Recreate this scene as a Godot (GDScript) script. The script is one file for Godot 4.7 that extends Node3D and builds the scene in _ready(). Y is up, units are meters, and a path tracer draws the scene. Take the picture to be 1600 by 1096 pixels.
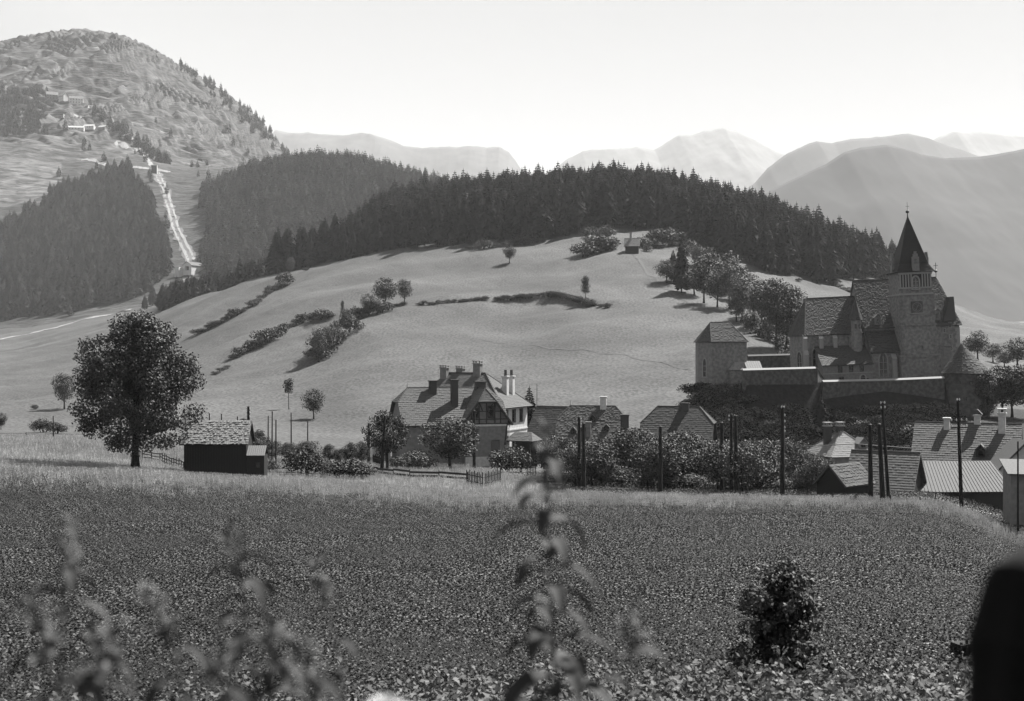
extends Node3D
# Heights are metres relative to the eye of the camera; bearings are given in plate units (800 = straight ahead, 1900 = focal length).
const F := 1900.0
var rng := RandomNumberGenerator.new()
var used := {}
var M := {}
var tex := {}
var nz := FastNoiseLite.new()
var nf := FastNoiseLite.new()
var nl := FastNoiseLite.new()
var TC: Array
var TD: Array
var TH: Array

class MB:
	var v := PackedVector3Array()
	var n := PackedVector3Array()
	var c := PackedColorArray()
	var tone := 1.0
	func tri(a: Vector3, b: Vector3, d: Vector3) -> void:   # counter-clockwise seen from outside
		var m := (b - a).cross(d - a).normalized()
		v.append(a); v.append(d); v.append(b)
		var k := Color(tone, tone, tone)
		for i in 3:
			n.append(m); c.append(k)
	func quad(a: Vector3, b: Vector3, d: Vector3, e: Vector3) -> void:
		if (b - a).length_squared() > 1e-9:
			tri(a, b, d)
		if (e - d).length_squared() > 1e-9:
			tri(a, d, e)
	func fan(p: Array) -> void:
		for i in range(1, p.size() - 1):
			tri(p[0], p[i], p[i + 1])
	func box(at: Vector3, s: Vector3, t := Basis()) -> void:
		var p := []
		for i in 8:
			p.append(at + t * (Vector3(-0.5 if i & 1 == 0 else 0.5, -0.5 if i & 2 == 0 else 0.5, -0.5 if i & 4 == 0 else 0.5) * s))
		quad(p[4], p[5], p[7], p[6]); quad(p[1], p[0], p[2], p[3])
		quad(p[5], p[1], p[3], p[7]); quad(p[0], p[4], p[6], p[2])
		quad(p[6], p[7], p[3], p[2]); quad(p[0], p[1], p[5], p[4])
	func span(lo: Vector3, hi: Vector3) -> void:
		box((lo + hi) / 2.0, hi - lo)
	func beam(a: Vector3, b: Vector3, w: float, h: float) -> void:
		var z := (b - a).normalized()
		var x := (Vector3.UP if absf(z.y) < 0.9 else Vector3.RIGHT).cross(z).normalized()
		box((a + b) / 2.0, Vector3(w, h, (b - a).length()), Basis(x, z.cross(x), z))
	func tube(a: Vector3, b: Vector3, r0: float, r1: float, k := 7, caps := true) -> void:
		var z := (b - a).normalized()
		var x := (Vector3.UP if absf(z.y) < 0.9 else Vector3.RIGHT).cross(z).normalized()
		var y := z.cross(x)
		for i in k:
			var p := x * cos(TAU * i / k) + y * sin(TAU * i / k)
			var q := x * cos(TAU * (i + 1) / k) + y * sin(TAU * (i + 1) / k)
			quad(a + p * r0, a + q * r0, b + q * r1, b + p * r1)
			if caps and r1 > 0.0:
				tri(b, b + p * r1, b + q * r1)
			if caps:
				tri(a, a + q * r0, a + p * r0)
	func slab(p: Array, t: float) -> void:   # a flat polygon (counter-clockwise from outside) with thickness t below it
		var m: Vector3 = (p[1] - p[0]).cross(p[2] - p[0]).normalized() * t
		fan(p)
		var r := []
		for i in range(p.size() - 1, -1, -1):
			r.append(p[i] - m)
		fan(r)
		for i in p.size():
			var j := (i + 1) % p.size()
			quad(p[i] - m, p[j] - m, p[j], p[i])
	func shingles(a: Vector3, b: Vector3, d: Vector3, e: Vector3, rh: float, cw: float, th: float, g: RandomNumberGenerator, jit := 0.5, spread := 0.22) -> void:
		# courses from the eave a-b up to the ridge e-d, every shingle its own plate
		var m := (b - a).cross(d - a).normalized()
		var rows := maxi(1, int(((e - a).length() + (d - b).length()) / 2.0 / rh))
		for i in rows:
			var t0 := float(i) / rows
			var t1 := minf(1.0, (i + 1.25) / rows)
			var l0 := a.lerp(e, t0); var r0 := b.lerp(d, t0)
			var l1 := a.lerp(e, t1); var r1 := b.lerp(d, t1)
			var cols := maxi(1, int((r0 - l0).length() / cw))
			var off := g.randf()
			for j in cols + 1:
				var s0 := clampf((j - off) / cols, 0.0, 1.0)
				var s1 := clampf((j + 0.94 - off) / cols, 0.0, 1.0)
				if s1 - s0 < 0.004:
					continue
				tone = 1.0 - spread + g.randf() * spread * 2.0
				if g.randf() < 0.04:
					tone *= 1.25
				var h := m * (th * (1.0 + (g.randf() - 0.5) * 2.0 * jit))
				var k := m * (0.25 * th)
				var dn := (e - a).normalized() * (g.randf() - 0.5) * rh * maxf(0.0, jit - 0.35) * 0.7
				var p0 := l0.lerp(r0, s0) + dn; var p1 := l0.lerp(r0, s1) + dn
				quad(p0 + h, p1 + h, l1.lerp(r1, s1) + k, l1.lerp(r1, s0) + k)
				quad(p0, p1, p1 + h, p0 + h)
		tone = 1.0
	func wall(o: Vector3, ux: Vector3, w: float, h: float, holes: Array, depth := 0.22) -> void:
		# one outer face with real openings; o is its lower left corner seen from outside
		var m := ux.cross(Vector3.UP)
		var xs := [0.0, w]
		var ys := [0.0, h]
		for r: Rect2 in holes:
			xs.append_array([r.position.x, r.end.x]); ys.append_array([r.position.y, r.end.y])
		xs.sort(); ys.sort()
		for i in xs.size() - 1:
			for j in ys.size() - 1:
				if xs[i + 1] - xs[i] < 0.001 or ys[j + 1] - ys[j] < 0.001:
					continue
				var mid := Vector2((xs[i] + xs[i + 1]) / 2.0, (ys[j] + ys[j + 1]) / 2.0)
				var open := false
				for r: Rect2 in holes:
					open = open or r.has_point(mid)
				if open:
					continue
				quad(o + ux * xs[i] + Vector3.UP * ys[j], o + ux * xs[i + 1] + Vector3.UP * ys[j], o + ux * xs[i + 1] + Vector3.UP * ys[j + 1], o + ux * xs[i] + Vector3.UP * ys[j + 1])
		for r: Rect2 in holes:
			var a := o + ux * r.position.x + Vector3.UP * r.position.y
			var b := o + ux * r.end.x + Vector3.UP * r.position.y
			var d := o + ux * r.end.x + Vector3.UP * r.end.y
			var e := o + ux * r.position.x + Vector3.UP * r.end.y
			var k := -m * depth
			quad(a + k, a, e, e + k); quad(b, b + k, d + k, d)
			quad(a + k, b + k, b, a); quad(e, d, d + k, e + k)
	func mesh() -> ArrayMesh:
		var arr := []
		arr.resize(Mesh.ARRAY_MAX)
		arr[Mesh.ARRAY_VERTEX] = v
		arr[Mesh.ARRAY_NORMAL] = n
		arr[Mesh.ARRAY_COLOR] = c
		var a := ArrayMesh.new()
		a.add_surface_from_arrays(Mesh.PRIMITIVE_TRIANGLES, arr)
		return a

# ---------------------------------------------------------------- naming
func numbered(called: String) -> String:
	var k: int = used.get(called, 0)
	used[called] = k + 1
	return called if k == 0 else "%s_%03d" % [called, k]
func tag(o: Node, label: String, category: String, group := "") -> Node:
	o.set_meta("label", label); o.set_meta("category", category)
	if group != "":
		o.set_meta("group", group)
	return o
func thing(called: String, label: String, category: String, at: Vector3, turn := 0.0, group := "") -> Node3D:
	var o := Node3D.new()
	o.name = numbered(called)
	add_child(o)
	o.position = at
	o.rotation.y = turn
	tag(o, label, category, group)
	return o
func obj(called: String, mb: MB, m: Material, parent: Node) -> MeshInstance3D:
	return put(called, mb.mesh(), m, parent)
func put(called: String, mesh: Mesh, m: Material, parent: Node) -> MeshInstance3D:
	var o := MeshInstance3D.new()
	o.mesh = mesh
	o.material_override = m
	if parent == self:
		called = numbered(called)
	o.name = called
	parent.add_child(o, true)
	return o
func stuff(o: Node) -> Node:
	o.set_meta("kind", "stuff")
	return o
func struct(o: Node) -> Node:
	o.set_meta("kind", "structure")
	return o
func scatter(called: String, mesh: Mesh, m: Material, at: Array, tones: PackedFloat32Array, parent: Node) -> MultiMeshInstance3D:
	var mm := MultiMesh.new()
	mm.transform_format = MultiMesh.TRANSFORM_3D
	mm.use_colors = true
	mm.mesh = mesh
	mm.instance_count = at.size()
	for i in at.size():
		mm.set_instance_transform(i, at[i])
		mm.set_instance_color(i, Color(tones[i], tones[i], tones[i]))
	var o := MultiMeshInstance3D.new()
	o.multimesh = mm
	if m:
		o.material_override = m
	o.name = numbered(called) if parent == self else called
	parent.add_child(o, true)
	stuff(o)
	return o

# ---------------------------------------------------------------- materials
func grey(l: float) -> Color:
	return Color(l, l, l).linear_to_srgb()
func noise_tex(freq: float, lo: float, kind := 0, contrast := 0.0) -> NoiseTexture2D:
	var key := "%s %s %s %s" % [freq, lo, kind, contrast]
	if not tex.has(key):
		var f := FastNoiseLite.new()
		f.seed = tex.size() + 3
		f.frequency = freq
		f.fractal_octaves = 5
		f.noise_type = [FastNoiseLite.TYPE_SIMPLEX_SMOOTH, FastNoiseLite.TYPE_CELLULAR][kind]
		var t := NoiseTexture2D.new()
		t.width = 512; t.height = 512
		t.seamless = true
		t.noise = f
		if lo >= 0.0:
			var r := Gradient.new()
			r.offsets = PackedFloat32Array([contrast, 1.0 - contrast])
			r.colors = PackedColorArray([grey(lo), Color(1, 1, 1)])
			t.color_ramp = r
		tex[key] = t
	return tex[key]
func mat(called: String, base: float, rough := 0.9, freq := 0.02, lo := 0.5, size := 2.0, bump := 0.0, kind := 0, contrast := 0.25) -> StandardMaterial3D:
	var m := StandardMaterial3D.new()
	m.resource_name = called
	m.albedo_color = grey(base * 0.7)
	m.roughness = rough
	m.metallic_specular = 0.3
	m.vertex_color_use_as_albedo = true
	m.uv1_triplanar = true
	m.uv1_scale = Vector3.ONE / size
	if lo < 1.0:
		m.albedo_texture = noise_tex(freq, lo, kind, contrast)
	if bump > 0.0:
		m.heightmap_enabled = true
		m.heightmap_texture = noise_tex(freq * 1.7, -1.0, kind)
		m.heightmap_scale = bump
	M[called] = m
	return m
func leaf_mat(called: String, base: float, back: float, rough := 0.55) -> StandardMaterial3D:
	var m := StandardMaterial3D.new()
	m.resource_name = called
	m.albedo_color = grey(base * 0.7)
	m.roughness = rough
	m.metallic_specular = 0.35
	m.vertex_color_use_as_albedo = true
	m.cull_mode = BaseMaterial3D.CULL_DISABLED
	if back > 0.0:
		m.backlight_enabled = true
		m.backlight = grey(back)
	M[called] = m
	return m

# ---------------------------------------------------------------- terrain
func herm(p0: float, p1: float, p2: float, p3: float, x0: float, x1: float, x2: float, x3: float, x: float) -> float:
	var h := x2 - x1
	var t := (x - x1) / h
	var m1 := (p2 - p0) / (x2 - x0) * h
	var m2 := (p3 - p1) / (x3 - x1) * h
	var t2 := t * t
	return p1 * (1.0 + t2 * (2.0 * t - 3.0)) + m1 * t * (1.0 - t) * (1.0 - t) + p2 * t2 * (3.0 - 2.0 * t) + m2 * t2 * (t - 1.0)
func survey(p: float, d: float) -> float:
	p = clampf(p, TC[0], TC[-1]); d = clampf(d, TD[0], TD[-1])
	var j := clampi(TC.bsearch(p) - 1, 0, TC.size() - 2)
	var i := clampi(TD.bsearch(d) - 1, 0, TD.size() - 2)
	var i0 := maxi(i - 1, 0); var i3 := mini(i + 2, TD.size() - 1)
	var a0: float = TD[i0] if i0 < i else TD[i] - 30.0
	var a3: float = TD[i3] if i3 > i + 1 else TD[i + 1] + 300.0
	var r := [0.0, 0.0, 0.0, 0.0]
	for k in 4:
		var q := clampi(j - 1 + k, 0, TC.size() - 1)
		r[k] = herm(TH[i0][q], TH[i][q], TH[i + 1][q], TH[i3][q], a0, TD[i], TD[i + 1], a3, d)
	var b0: float = TC[j - 1] if j > 0 else TC[0] - 200.0
	var b3: float = TC[j + 2] if j + 2 < TC.size() else TC[-1] + 200.0
	return herm(r[0], r[1], r[2], r[3], b0, TC[j], TC[j + 1], b3, p)
func ground(x: float, d: float) -> float:
	var y := 0.0
	var p := 800.0 + F * x / maxf(d, 1.0)
	if d < 140.0:
		y = -3.7 - 0.0847 * d + 0.075 * maxf(0.0, -x - 4.0) * smoothstep(25.0, 105.0, d)
		y -= 2.4 * smoothstep(1430.0, 1640.0, p) * smoothstep(25.0, 58.0, d)
		if d < 13.0:
			y = lerpf(-1.6 + 0.08 * maxf(-d, 0.0), y, smoothstep(3.5, 12.0, d))
		y += 0.10 * nz.get_noise_2d(x * 9.0, d * 9.0)
		if d > 100.0:
			y = lerpf(y, survey(p, d), smoothstep(100.0, 140.0, d))
	else:
		y = survey(p, d)
	if d > 150.0:
		var far := smoothstep(170.0, 330.0, d)
		y += (1.3 * nz.get_noise_2d(x, d) + 2.6 * nz.get_noise_2d((x + 0.9 * d) * 0.35 + 500.0, (d - 0.9 * x) * 1.0)) * far
		if d > 400.0 and d < 540.0:   # the bank under the terrace hedge
			var bank := 484.0 - maxf(0.0, p - 830.0) * 0.28 + 3.0 * nz.get_noise_2d(x * 1.5, 11.0)
			y += (1.6 * smoothstep(bank - 7.0, bank + 1.0, d) - 0.8) * smoothstep(610.0, 680.0, p) * (1.0 - smoothstep(930.0, 1000.0, p)) * (1.0 - smoothstep(bank + 10.0, bank + 50.0, d)) * smoothstep(bank - 50.0, bank - 10.0, d)
		if d > 225.0 and d < 320.0 and p > 1060.0:
			var w := smoothstep(1158.0, 1166.0, p) * (1.0 - smoothstep(1478.0, 1500.0, p)) * smoothstep(233.5, 236.0, d) * (1.0 - smoothstep(285.0, 318.0, d))
			y = lerpf(y, -5.9, w)
			w = smoothstep(1066.0, 1090.0, p) * (1.0 - smoothstep(1160.0, 1168.0, p)) * smoothstep(226.0, 240.0, d) * (1.0 - smoothstep(258.0, 285.0, d))
			y = lerpf(y, -8.9, w)
		if d > 1150.0:
			var k := smoothstep(1150.0, 1900.0, d)
			y += 9.0 * k * nl.get_noise_2d(x * 0.16, d * 0.2) + 2.6 * k * nf.get_noise_2d(x * 0.7, d * 2.4)
			if d > 1900.0 and p < 560.0:   # the benches of the quarry
				var s := 19.0 + 2.0 * nl.get_noise_2d(x * 0.3, d * 0.3)
				var q := y + 8.0 * nl.get_noise_2d(x * 0.3, d * 0.05)
				var fr := q / s - floorf(q / s)
				y += s * (smoothstep(0.45, 0.85, fr) - fr) * 1.2 * smoothstep(1900.0, 2150.0, d)
	return y
func spot(p: float, d: float) -> Vector3:
	var x := (p - 800.0) / F * d
	return Vector3(x, ground(x, d), -d)
func at(p: float, q: float, d: float) -> Vector3:
	return Vector3((p - 800.0) / F * d, (548.0 - q) / F * d, -d)
func seen(p: float, q: float) -> Vector3:   # where the line of sight of a surveyed bearing meets the ground
	var d := 15.0
	var k := (548.0 - q) / F
	var step := 1.015
	while d < 3300.0:
		var x := (p - 800.0) / F * d
		if ground(x, d) >= k * d:
			break
		d *= step
	var lo := d / step
	for i in 12:
		var mid := (lo + d) / 2.0
		if ground((p - 800.0) / F * mid, mid) >= k * mid:
			d = mid
		else:
			lo = mid
	return spot(p, d)
func sheet(called: String, m: Material, rows: Array, p0: float, p1: float, nc: int, tone: Callable, sink := 0.0, margin := 0.0) -> MeshInstance3D:
	var v := PackedVector3Array()
	var c := PackedColorArray()
	var uv := PackedVector2Array()
	var ix := PackedInt32Array()
	var w := nc + 1
	for d: float in rows:
		for j in w:
			var s := (p0 + (p1 - p0) * j / nc - 800.0) / F
			var x := s * maxf(d, 0.0) + signf(s) * margin * absf(s) / 0.8
			var y := ground(x, d) - sink
			v.append(Vector3(x, y, -d))
			var t: float = tone.call(x, d, y, 800.0 + F * x / maxf(d, 1.0))
			c.append(Color(t, t, t))
			uv.append(Vector2(x, d))
	for i in rows.size() - 1:
		for j in nc:
			var a := i * w + j
			ix.append_array([a, a + w, a + 1, a + 1, a + w, a + w + 1])
	var nrm := PackedVector3Array()
	nrm.resize(v.size())
	for i in rows.size():
		for j in w:
			var l := v[i * w + maxi(j - 1, 0)]
			var r := v[i * w + mini(j + 1, nc)]
			var b := v[mini(i + 1, rows.size() - 1) * w + j]
			var f := v[maxi(i - 1, 0) * w + j]
			nrm[i * w + j] = (r - l).cross(b - f).normalized()
	var arr := []
	arr.resize(Mesh.ARRAY_MAX)
	arr[Mesh.ARRAY_VERTEX] = v
	arr[Mesh.ARRAY_NORMAL] = nrm
	arr[Mesh.ARRAY_COLOR] = c
	arr[Mesh.ARRAY_TEX_UV] = uv
	arr[Mesh.ARRAY_INDEX] = ix
	var a := ArrayMesh.new()
	a.add_surface_from_arrays(Mesh.PRIMITIVE_TRIANGLES, arr)
	var o := put(called, a, m, self)
	struct(o)
	return o
func grow(d0: float, d1: float, ratio: float) -> Array:
	var r := []
	var d := d0
	while d < d1:
		r.append(d)
		d *= ratio
	r.append(d1)
	return r
func strip(called: String, m: Material, pts: Array, width: float, lift: float, seg := 8) -> MeshInstance3D:
	# a band laid along the ground through the given ground points
	var mb := MB.new()
	var line := []
	for i in pts.size() - 1:
		for k in seg:
			var q: Vector3 = pts[i].lerp(pts[i + 1], float(k) / seg)
			line.append(q)
	line.append(pts[-1])
	var pl := []
	for i in line.size():
		var t: Vector3 = line[mini(i + 1, line.size() - 1)] - line[maxi(i - 1, 0)]
		var s := Vector3(t.z, 0, -t.x).normalized() * width * (0.28 + 0.44 * rng.randf())
		var l: Vector3 = line[i] + s
		var r: Vector3 = line[i] - s
		l.y = ground(l.x, -l.z) + lift; r.y = ground(r.x, -r.z) + lift
		pl.append([l, r])
	for i in pl.size() - 1:
		mb.quad(pl[i][0], pl[i][1], pl[i + 1][1], pl[i + 1][0])
		if mb.n[-1].y < 0.0:
			for k in range(mb.n.size() - 6, mb.n.size()):
				mb.n[k] = -mb.n[k]
	var o := obj(called, mb, m, self)
	struct(o)
	return o

# ---------------------------------------------------------------- plants
func any_dir(g: RandomNumberGenerator) -> Vector3:
	var y := g.randf() * 2.0 - 1.0
	var a := g.randf() * TAU
	return Vector3(cos(a) * sqrt(1.0 - y * y), y, sin(a) * sqrt(1.0 - y * y))
func leaf_cloud(mb: MB, count: int, blobs: Array, size: float, g: RandomNumberGenerator, up := 0.35, out := 0.6) -> void:
	var total := 0.0
	for b in blobs:
		total += b[1] * b[1]
	for b in blobs:
		var c: Vector3 = b[0]
		var r: float = b[1]
		for i in int(count * r * r / total):
			var dir := any_dir(g)
			var p := c + dir * r * Vector3(1, 0.8, 1) * (pow(g.randf(), 0.4) + 0.15 * g.randf())
			var m := (dir * out + any_dir(g) * 0.8 + Vector3.UP * up).normalized()
			var t := m.cross(any_dir(g)).normalized()
			var s := m.cross(t) * size * (0.35 + 0.25 * g.randf())
			t *= size * (0.6 + 0.5 * g.randf())
			mb.tone = 0.72 + 0.56 * g.randf()
			mb.tri(p - t, p + s, p + t)
			mb.tri(p - t, p + t, p - s)
	mb.tone = 1.0
func make_tree(h: float, w: float, bare: float, tr: float, nb: int, br: float, leaves: int, leaf: float, s: int, bark: Material, green: Material, limbs := 7, taper := 0.0) -> Node3D:
	var g := RandomNumberGenerator.new()
	g.seed = s
	var root := Node3D.new()
	var blobs := []
	var ch := h - bare
	for i in nb:
		var y := 1.0 - 2.0 * (i + 0.5) / nb
		var a := i * 2.39996 + g.randf() * 0.6
		var q := sqrt(1.0 - y * y) * (0.6 + 0.55 * g.randf())
		if taper > 0.0 and y < 0.0:
			q *= pow(1.0 - y * y, -0.12)
		q *= 1.0 - taper * (y * 0.5 + 0.5)
		var rr := br * (0.6 + 0.8 * g.randf())
		blobs.append([Vector3(cos(a) * q * (w / 2.0 - rr * 0.8), bare + ch / 2.0 + y * (ch / 2.0 - rr * 0.75) * (0.82 + 0.3 * g.randf()), sin(a) * q * (w / 2.0 - rr * 0.8)), rr])
	for i in nb / 4:
		blobs.append([Vector3(0, bare + ch * (0.25 + 0.5 * g.randf()), 0) + any_dir(g) * w * 0.15, br])
	var tm := MB.new()
	var top := Vector3((g.randf() - 0.5) * 0.06 * h, bare + ch * 0.5, (g.randf() - 0.5) * 0.06 * h)
	var mid := Vector3(top.x * 0.2, bare, top.z * 0.2)
	tm.tube(Vector3(0, -0.3, 0), Vector3(0, 0.06 * h, 0), tr * 1.5, tr * 1.05, 8)
	tm.tube(Vector3(0, 0.06 * h, 0), mid, tr * 1.05, tr * 0.8, 8)
	tm.tube(mid, top, tr * 0.8, tr * 0.3, 7)
	put("trunk", tm.mesh(), bark, root)
	for i in mini(limbs, nb):
		var bm := MB.new()
		var e: Vector3 = blobs[(i * 5) % nb][0]
		var f := mid.lerp(top, clampf((e.y - bare) / ch * 0.7, 0.0, 0.9))
		var k := f.lerp(e, 0.5) + Vector3(0, -0.03 * h, 0)
		bm.tube(f, k, tr * 0.4, tr * 0.25, 5)
		bm.tube(k, e, tr * 0.25, tr * 0.08, 5)
		put("limb", bm.mesh(), bark, root)
	var cm := MB.new()
	leaf_cloud(cm, leaves, blobs, leaf, g)
	put("crown", cm.mesh(), green, root)
	return root
func make_bush(h: float, w: float, nb: int, leaves: int, leaf: float, s: int, bark: Material, green: Material) -> Node3D:
	var g := RandomNumberGenerator.new()
	g.seed = s
	var root := Node3D.new()
	var blobs := []
	for i in nb:
		var a := i * 2.39996
		var q := sqrt((i + 0.5) / nb) * w * 0.36
		var r := h * (0.22 + 0.14 * g.randf())
		blobs.append([Vector3(cos(a) * q, maxf(r * 0.7, h * (0.72 - 0.45 * q / w * 2.0) * (0.7 + 0.4 * g.randf())), sin(a) * q), r])
	var tm := MB.new()
	for i in 5:
		var e: Vector3 = blobs[(i * 3) % nb][0]
		tm.tube(Vector3(g.randf() - 0.5, -0.6, g.randf() - 0.5) * 0.2 * w, e, 0.03 * h, 0.008 * h, 5)
	put("stem", tm.mesh(), bark, root)
	var cm := MB.new()
	leaf_cloud(cm, leaves, blobs, leaf, g)
	put("foliage", cm.mesh(), green, root)
	return root
func conifer(mb: MB, h: float, r: float, tiers: int, per: int, g: RandomNumberGenerator, bare := 0.12, ragged := 0.3) -> void:
	for i in tiers:
		var t := float(i) / tiers
		var y := h * (bare + (1.0 - bare) * pow(t, 0.92))
		var rad := r * pow(1.0 - t, 0.8) * (1.0 - 0.35 * smoothstep(0.25, 0.0, t)) + 0.03 * r
		for j in per:
			var a := TAU * (j + g.randf() * 0.9) / per + i * 1.3
			var o := Vector3(cos(a), 0, sin(a))
			var l := rad * (1.0 - ragged + 2.0 * ragged * g.randf())
			var side := Vector3(-o.z, 0, o.x) * (l * 0.34)
			var b := Vector3(0, y + 0.06 * h / tiers * g.randf(), 0)
			var mid := b + o * l * 0.55 + Vector3(0, -l * 0.16, 0)
			var tip := b + o * l + Vector3(0, -l * (0.42 + 0.3 * g.randf()), 0)
			mb.tone = 0.75 + 0.5 * g.randf()
			mb.tri(b, mid + side * (0.8 + 0.5 * g.randf()), tip)
			mb.tri(b, tip, mid - side * (0.8 + 0.5 * g.randf()))
			mb.tri(b + o * l * 0.2, mid + Vector3(0, -l * 0.3 - 0.01 * h, 0), tip)
	mb.tone = 1.0
	mb.tri(Vector3(-0.02 * r, h * 0.9, 0), Vector3(0.06 * r, h * 0.9, 0), Vector3(0, h * 1.03, 0))
	mb.tri(Vector3(0, h * 0.9, -0.06 * r), Vector3(0, h * 0.9, 0.06 * r), Vector3(0, h * 1.03, 0))
func make_conifer(h: float, r: float, tiers: int, per: int, s: int, bark: Material, green: Material, bare := 0.12) -> Node3D:
	var g := RandomNumberGenerator.new()
	g.seed = s
	var root := Node3D.new()
	var tm := MB.new()
	tm.tube(Vector3(0, -1.0, 0), Vector3(0, h * 0.9, 0), h * 0.012 + 0.05, 0.03, 6)
	put("trunk", tm.mesh(), bark, root)
	var cm := MB.new()
	conifer(cm, h, r, tiers, per, g, bare)
	put("crown", cm.mesh(), green, root)
	return root
func plant(proto: Node3D, called: String, label: String, cat: String, p: Vector3, sy: float, sx := 0.0, group := "") -> Node3D:
	var o: Node3D = proto.duplicate()
	o.name = numbered(called)
	add_child(o)
	o.position = p
	o.rotation.y = rng.randf() * TAU
	o.scale = Vector3(sy if sx == 0.0 else sx, sy, sy if sx == 0.0 else sx)
	tag(o, label, cat, group)
	return o
func wood_spots(x0: float, x1: float, d0: float, d1: float, gap: float, inside: Callable, s: int) -> Array:
	var g := RandomNumberGenerator.new()
	g.seed = s
	var r := []
	var d := d0
	while d < d1:
		var x := x0
		while x < x1:
			var px := x + (g.randf() - 0.5) * gap * 1.1
			var pd := d + (g.randf() - 0.5) * gap * 1.1
			if inside.call(px, pd, 800.0 + F * px / pd):
				r.append(Vector3(px, ground(px, pd), -pd))
			x += gap
		d += gap
	return r
func wood(called: String, label: String, spots: Array, meshes: Array, m: Material, lo: float, hi: float, s: int) -> void:
	# a far wood that reads as one mass
	var g := RandomNumberGenerator.new()
	g.seed = s
	var at_ := [[], [], []]
	var tones := [PackedFloat32Array(), PackedFloat32Array(), PackedFloat32Array()]
	for p: Vector3 in spots:
		var k := g.randi() % meshes.size()
		var h := lerpf(lo, hi, g.randf()) * (0.85 + 0.25 * nz.get_noise_2d(p.x * 2.0, p.z * 2.0))
		var w := h * (0.85 + 0.35 * g.randf())
		at_[k].append(Transform3D(Basis(Vector3.UP, g.randf() * TAU) * Basis.from_scale(Vector3(w, h, w)), p - Vector3(0, 0.5, 0)))
		tones[k].append((0.5 + 0.4 * g.randf() + 1.1 * g.randf() * g.randf()) * (1.0 + 0.35 * nz.get_noise_2d(p.x * 1.3, p.z * 1.3)))
	var root := Node3D.new()
	root.name = numbered(called)
	add_child(root)
	tag(root, label, "wood")
	stuff(root)
	for k in meshes.size():
		if at_[k].size():
			scatter("spruces", meshes[k], m, at_[k], tones[k], root)

# ---------------------------------------------------------------- building parts
func window(parent: Node, o: Vector3, ux: Vector3, r: Rect2, depth: float, nx: int, ny: int, fm: Material, surround := 0.0) -> void:
	var m := ux.cross(Vector3.UP)
	var c := o + ux * r.position.x + Vector3.UP * r.position.y - m * depth
	var f := MB.new()
	var b := Basis(ux, Vector3.UP, m)
	var t := 0.09
	f.box(c + ux * (r.size.x / 2.0) + Vector3.UP * (t / 2.0), Vector3(r.size.x, t, 0.1), b)
	f.box(c + ux * (r.size.x / 2.0) + Vector3.UP * (r.size.y - t / 2.0), Vector3(r.size.x, t, 0.1), b)
	for s: float in [t / 2.0, r.size.x - t / 2.0]:
		f.box(c + ux * s + Vector3.UP * (r.size.y / 2.0), Vector3(t, r.size.y - 2.0 * t, 0.1), b)
	for i in nx - 1:
		f.box(c + ux * (r.size.x * (i + 1) / nx) + Vector3.UP * (r.size.y / 2.0), Vector3(0.07, r.size.y - 2.0 * t, 0.08), b)
	for i in ny - 1:
		f.box(c + ux * (r.size.x / 2.0) + Vector3.UP * (r.size.y * (i + 1) / ny), Vector3(r.size.x - 2.0 * t, 0.06, 0.07), b)
	if surround > 0.0:
		var q := c + m * (depth + 0.02)
		for s: float in [-surround / 2.0, r.size.x + surround / 2.0]:
			f.box(q + ux * s + Vector3.UP * (r.size.y / 2.0), Vector3(surround, r.size.y + 2.0 * surround, 0.07), b)
		for s: float in [-surround / 2.0, r.size.y + surround / 2.0]:
			f.box(q + ux * (r.size.x / 2.0) + Vector3.UP * s, Vector3(r.size.x, surround, 0.07), b)
	var w := obj("window", f, fm, parent)
	var g := MB.new()
	g.box(c + ux * (r.size.x / 2.0) + Vector3.UP * (r.size.y / 2.0) - m * 0.06, Vector3(r.size.x, r.size.y, 0.02), b)
	obj("pane", g, M.glass, w)
func arch(w: float, h: float, rise: float, k := 6) -> Array:   # outline of a pointed arch, from lower left, clockwise over the top
	var p := [Vector2(0, 0), Vector2(0, h - rise)]
	for i in range(1, k + 1):
		var t := float(i) / k
		p.append(Vector2(w / 2.0 * t * t * 0.55 + w / 2.0 * t * 0.45, h - rise + rise * sin(t * PI / 2.0)))
	for i in range(k - 1, -1, -1):
		p.append(Vector2(w - p[2 + i - 1].x if i > 0 else w, p[2 + i - 1].y if i > 0 else h - rise))
	p.append(Vector2(w, 0))
	return p
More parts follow.
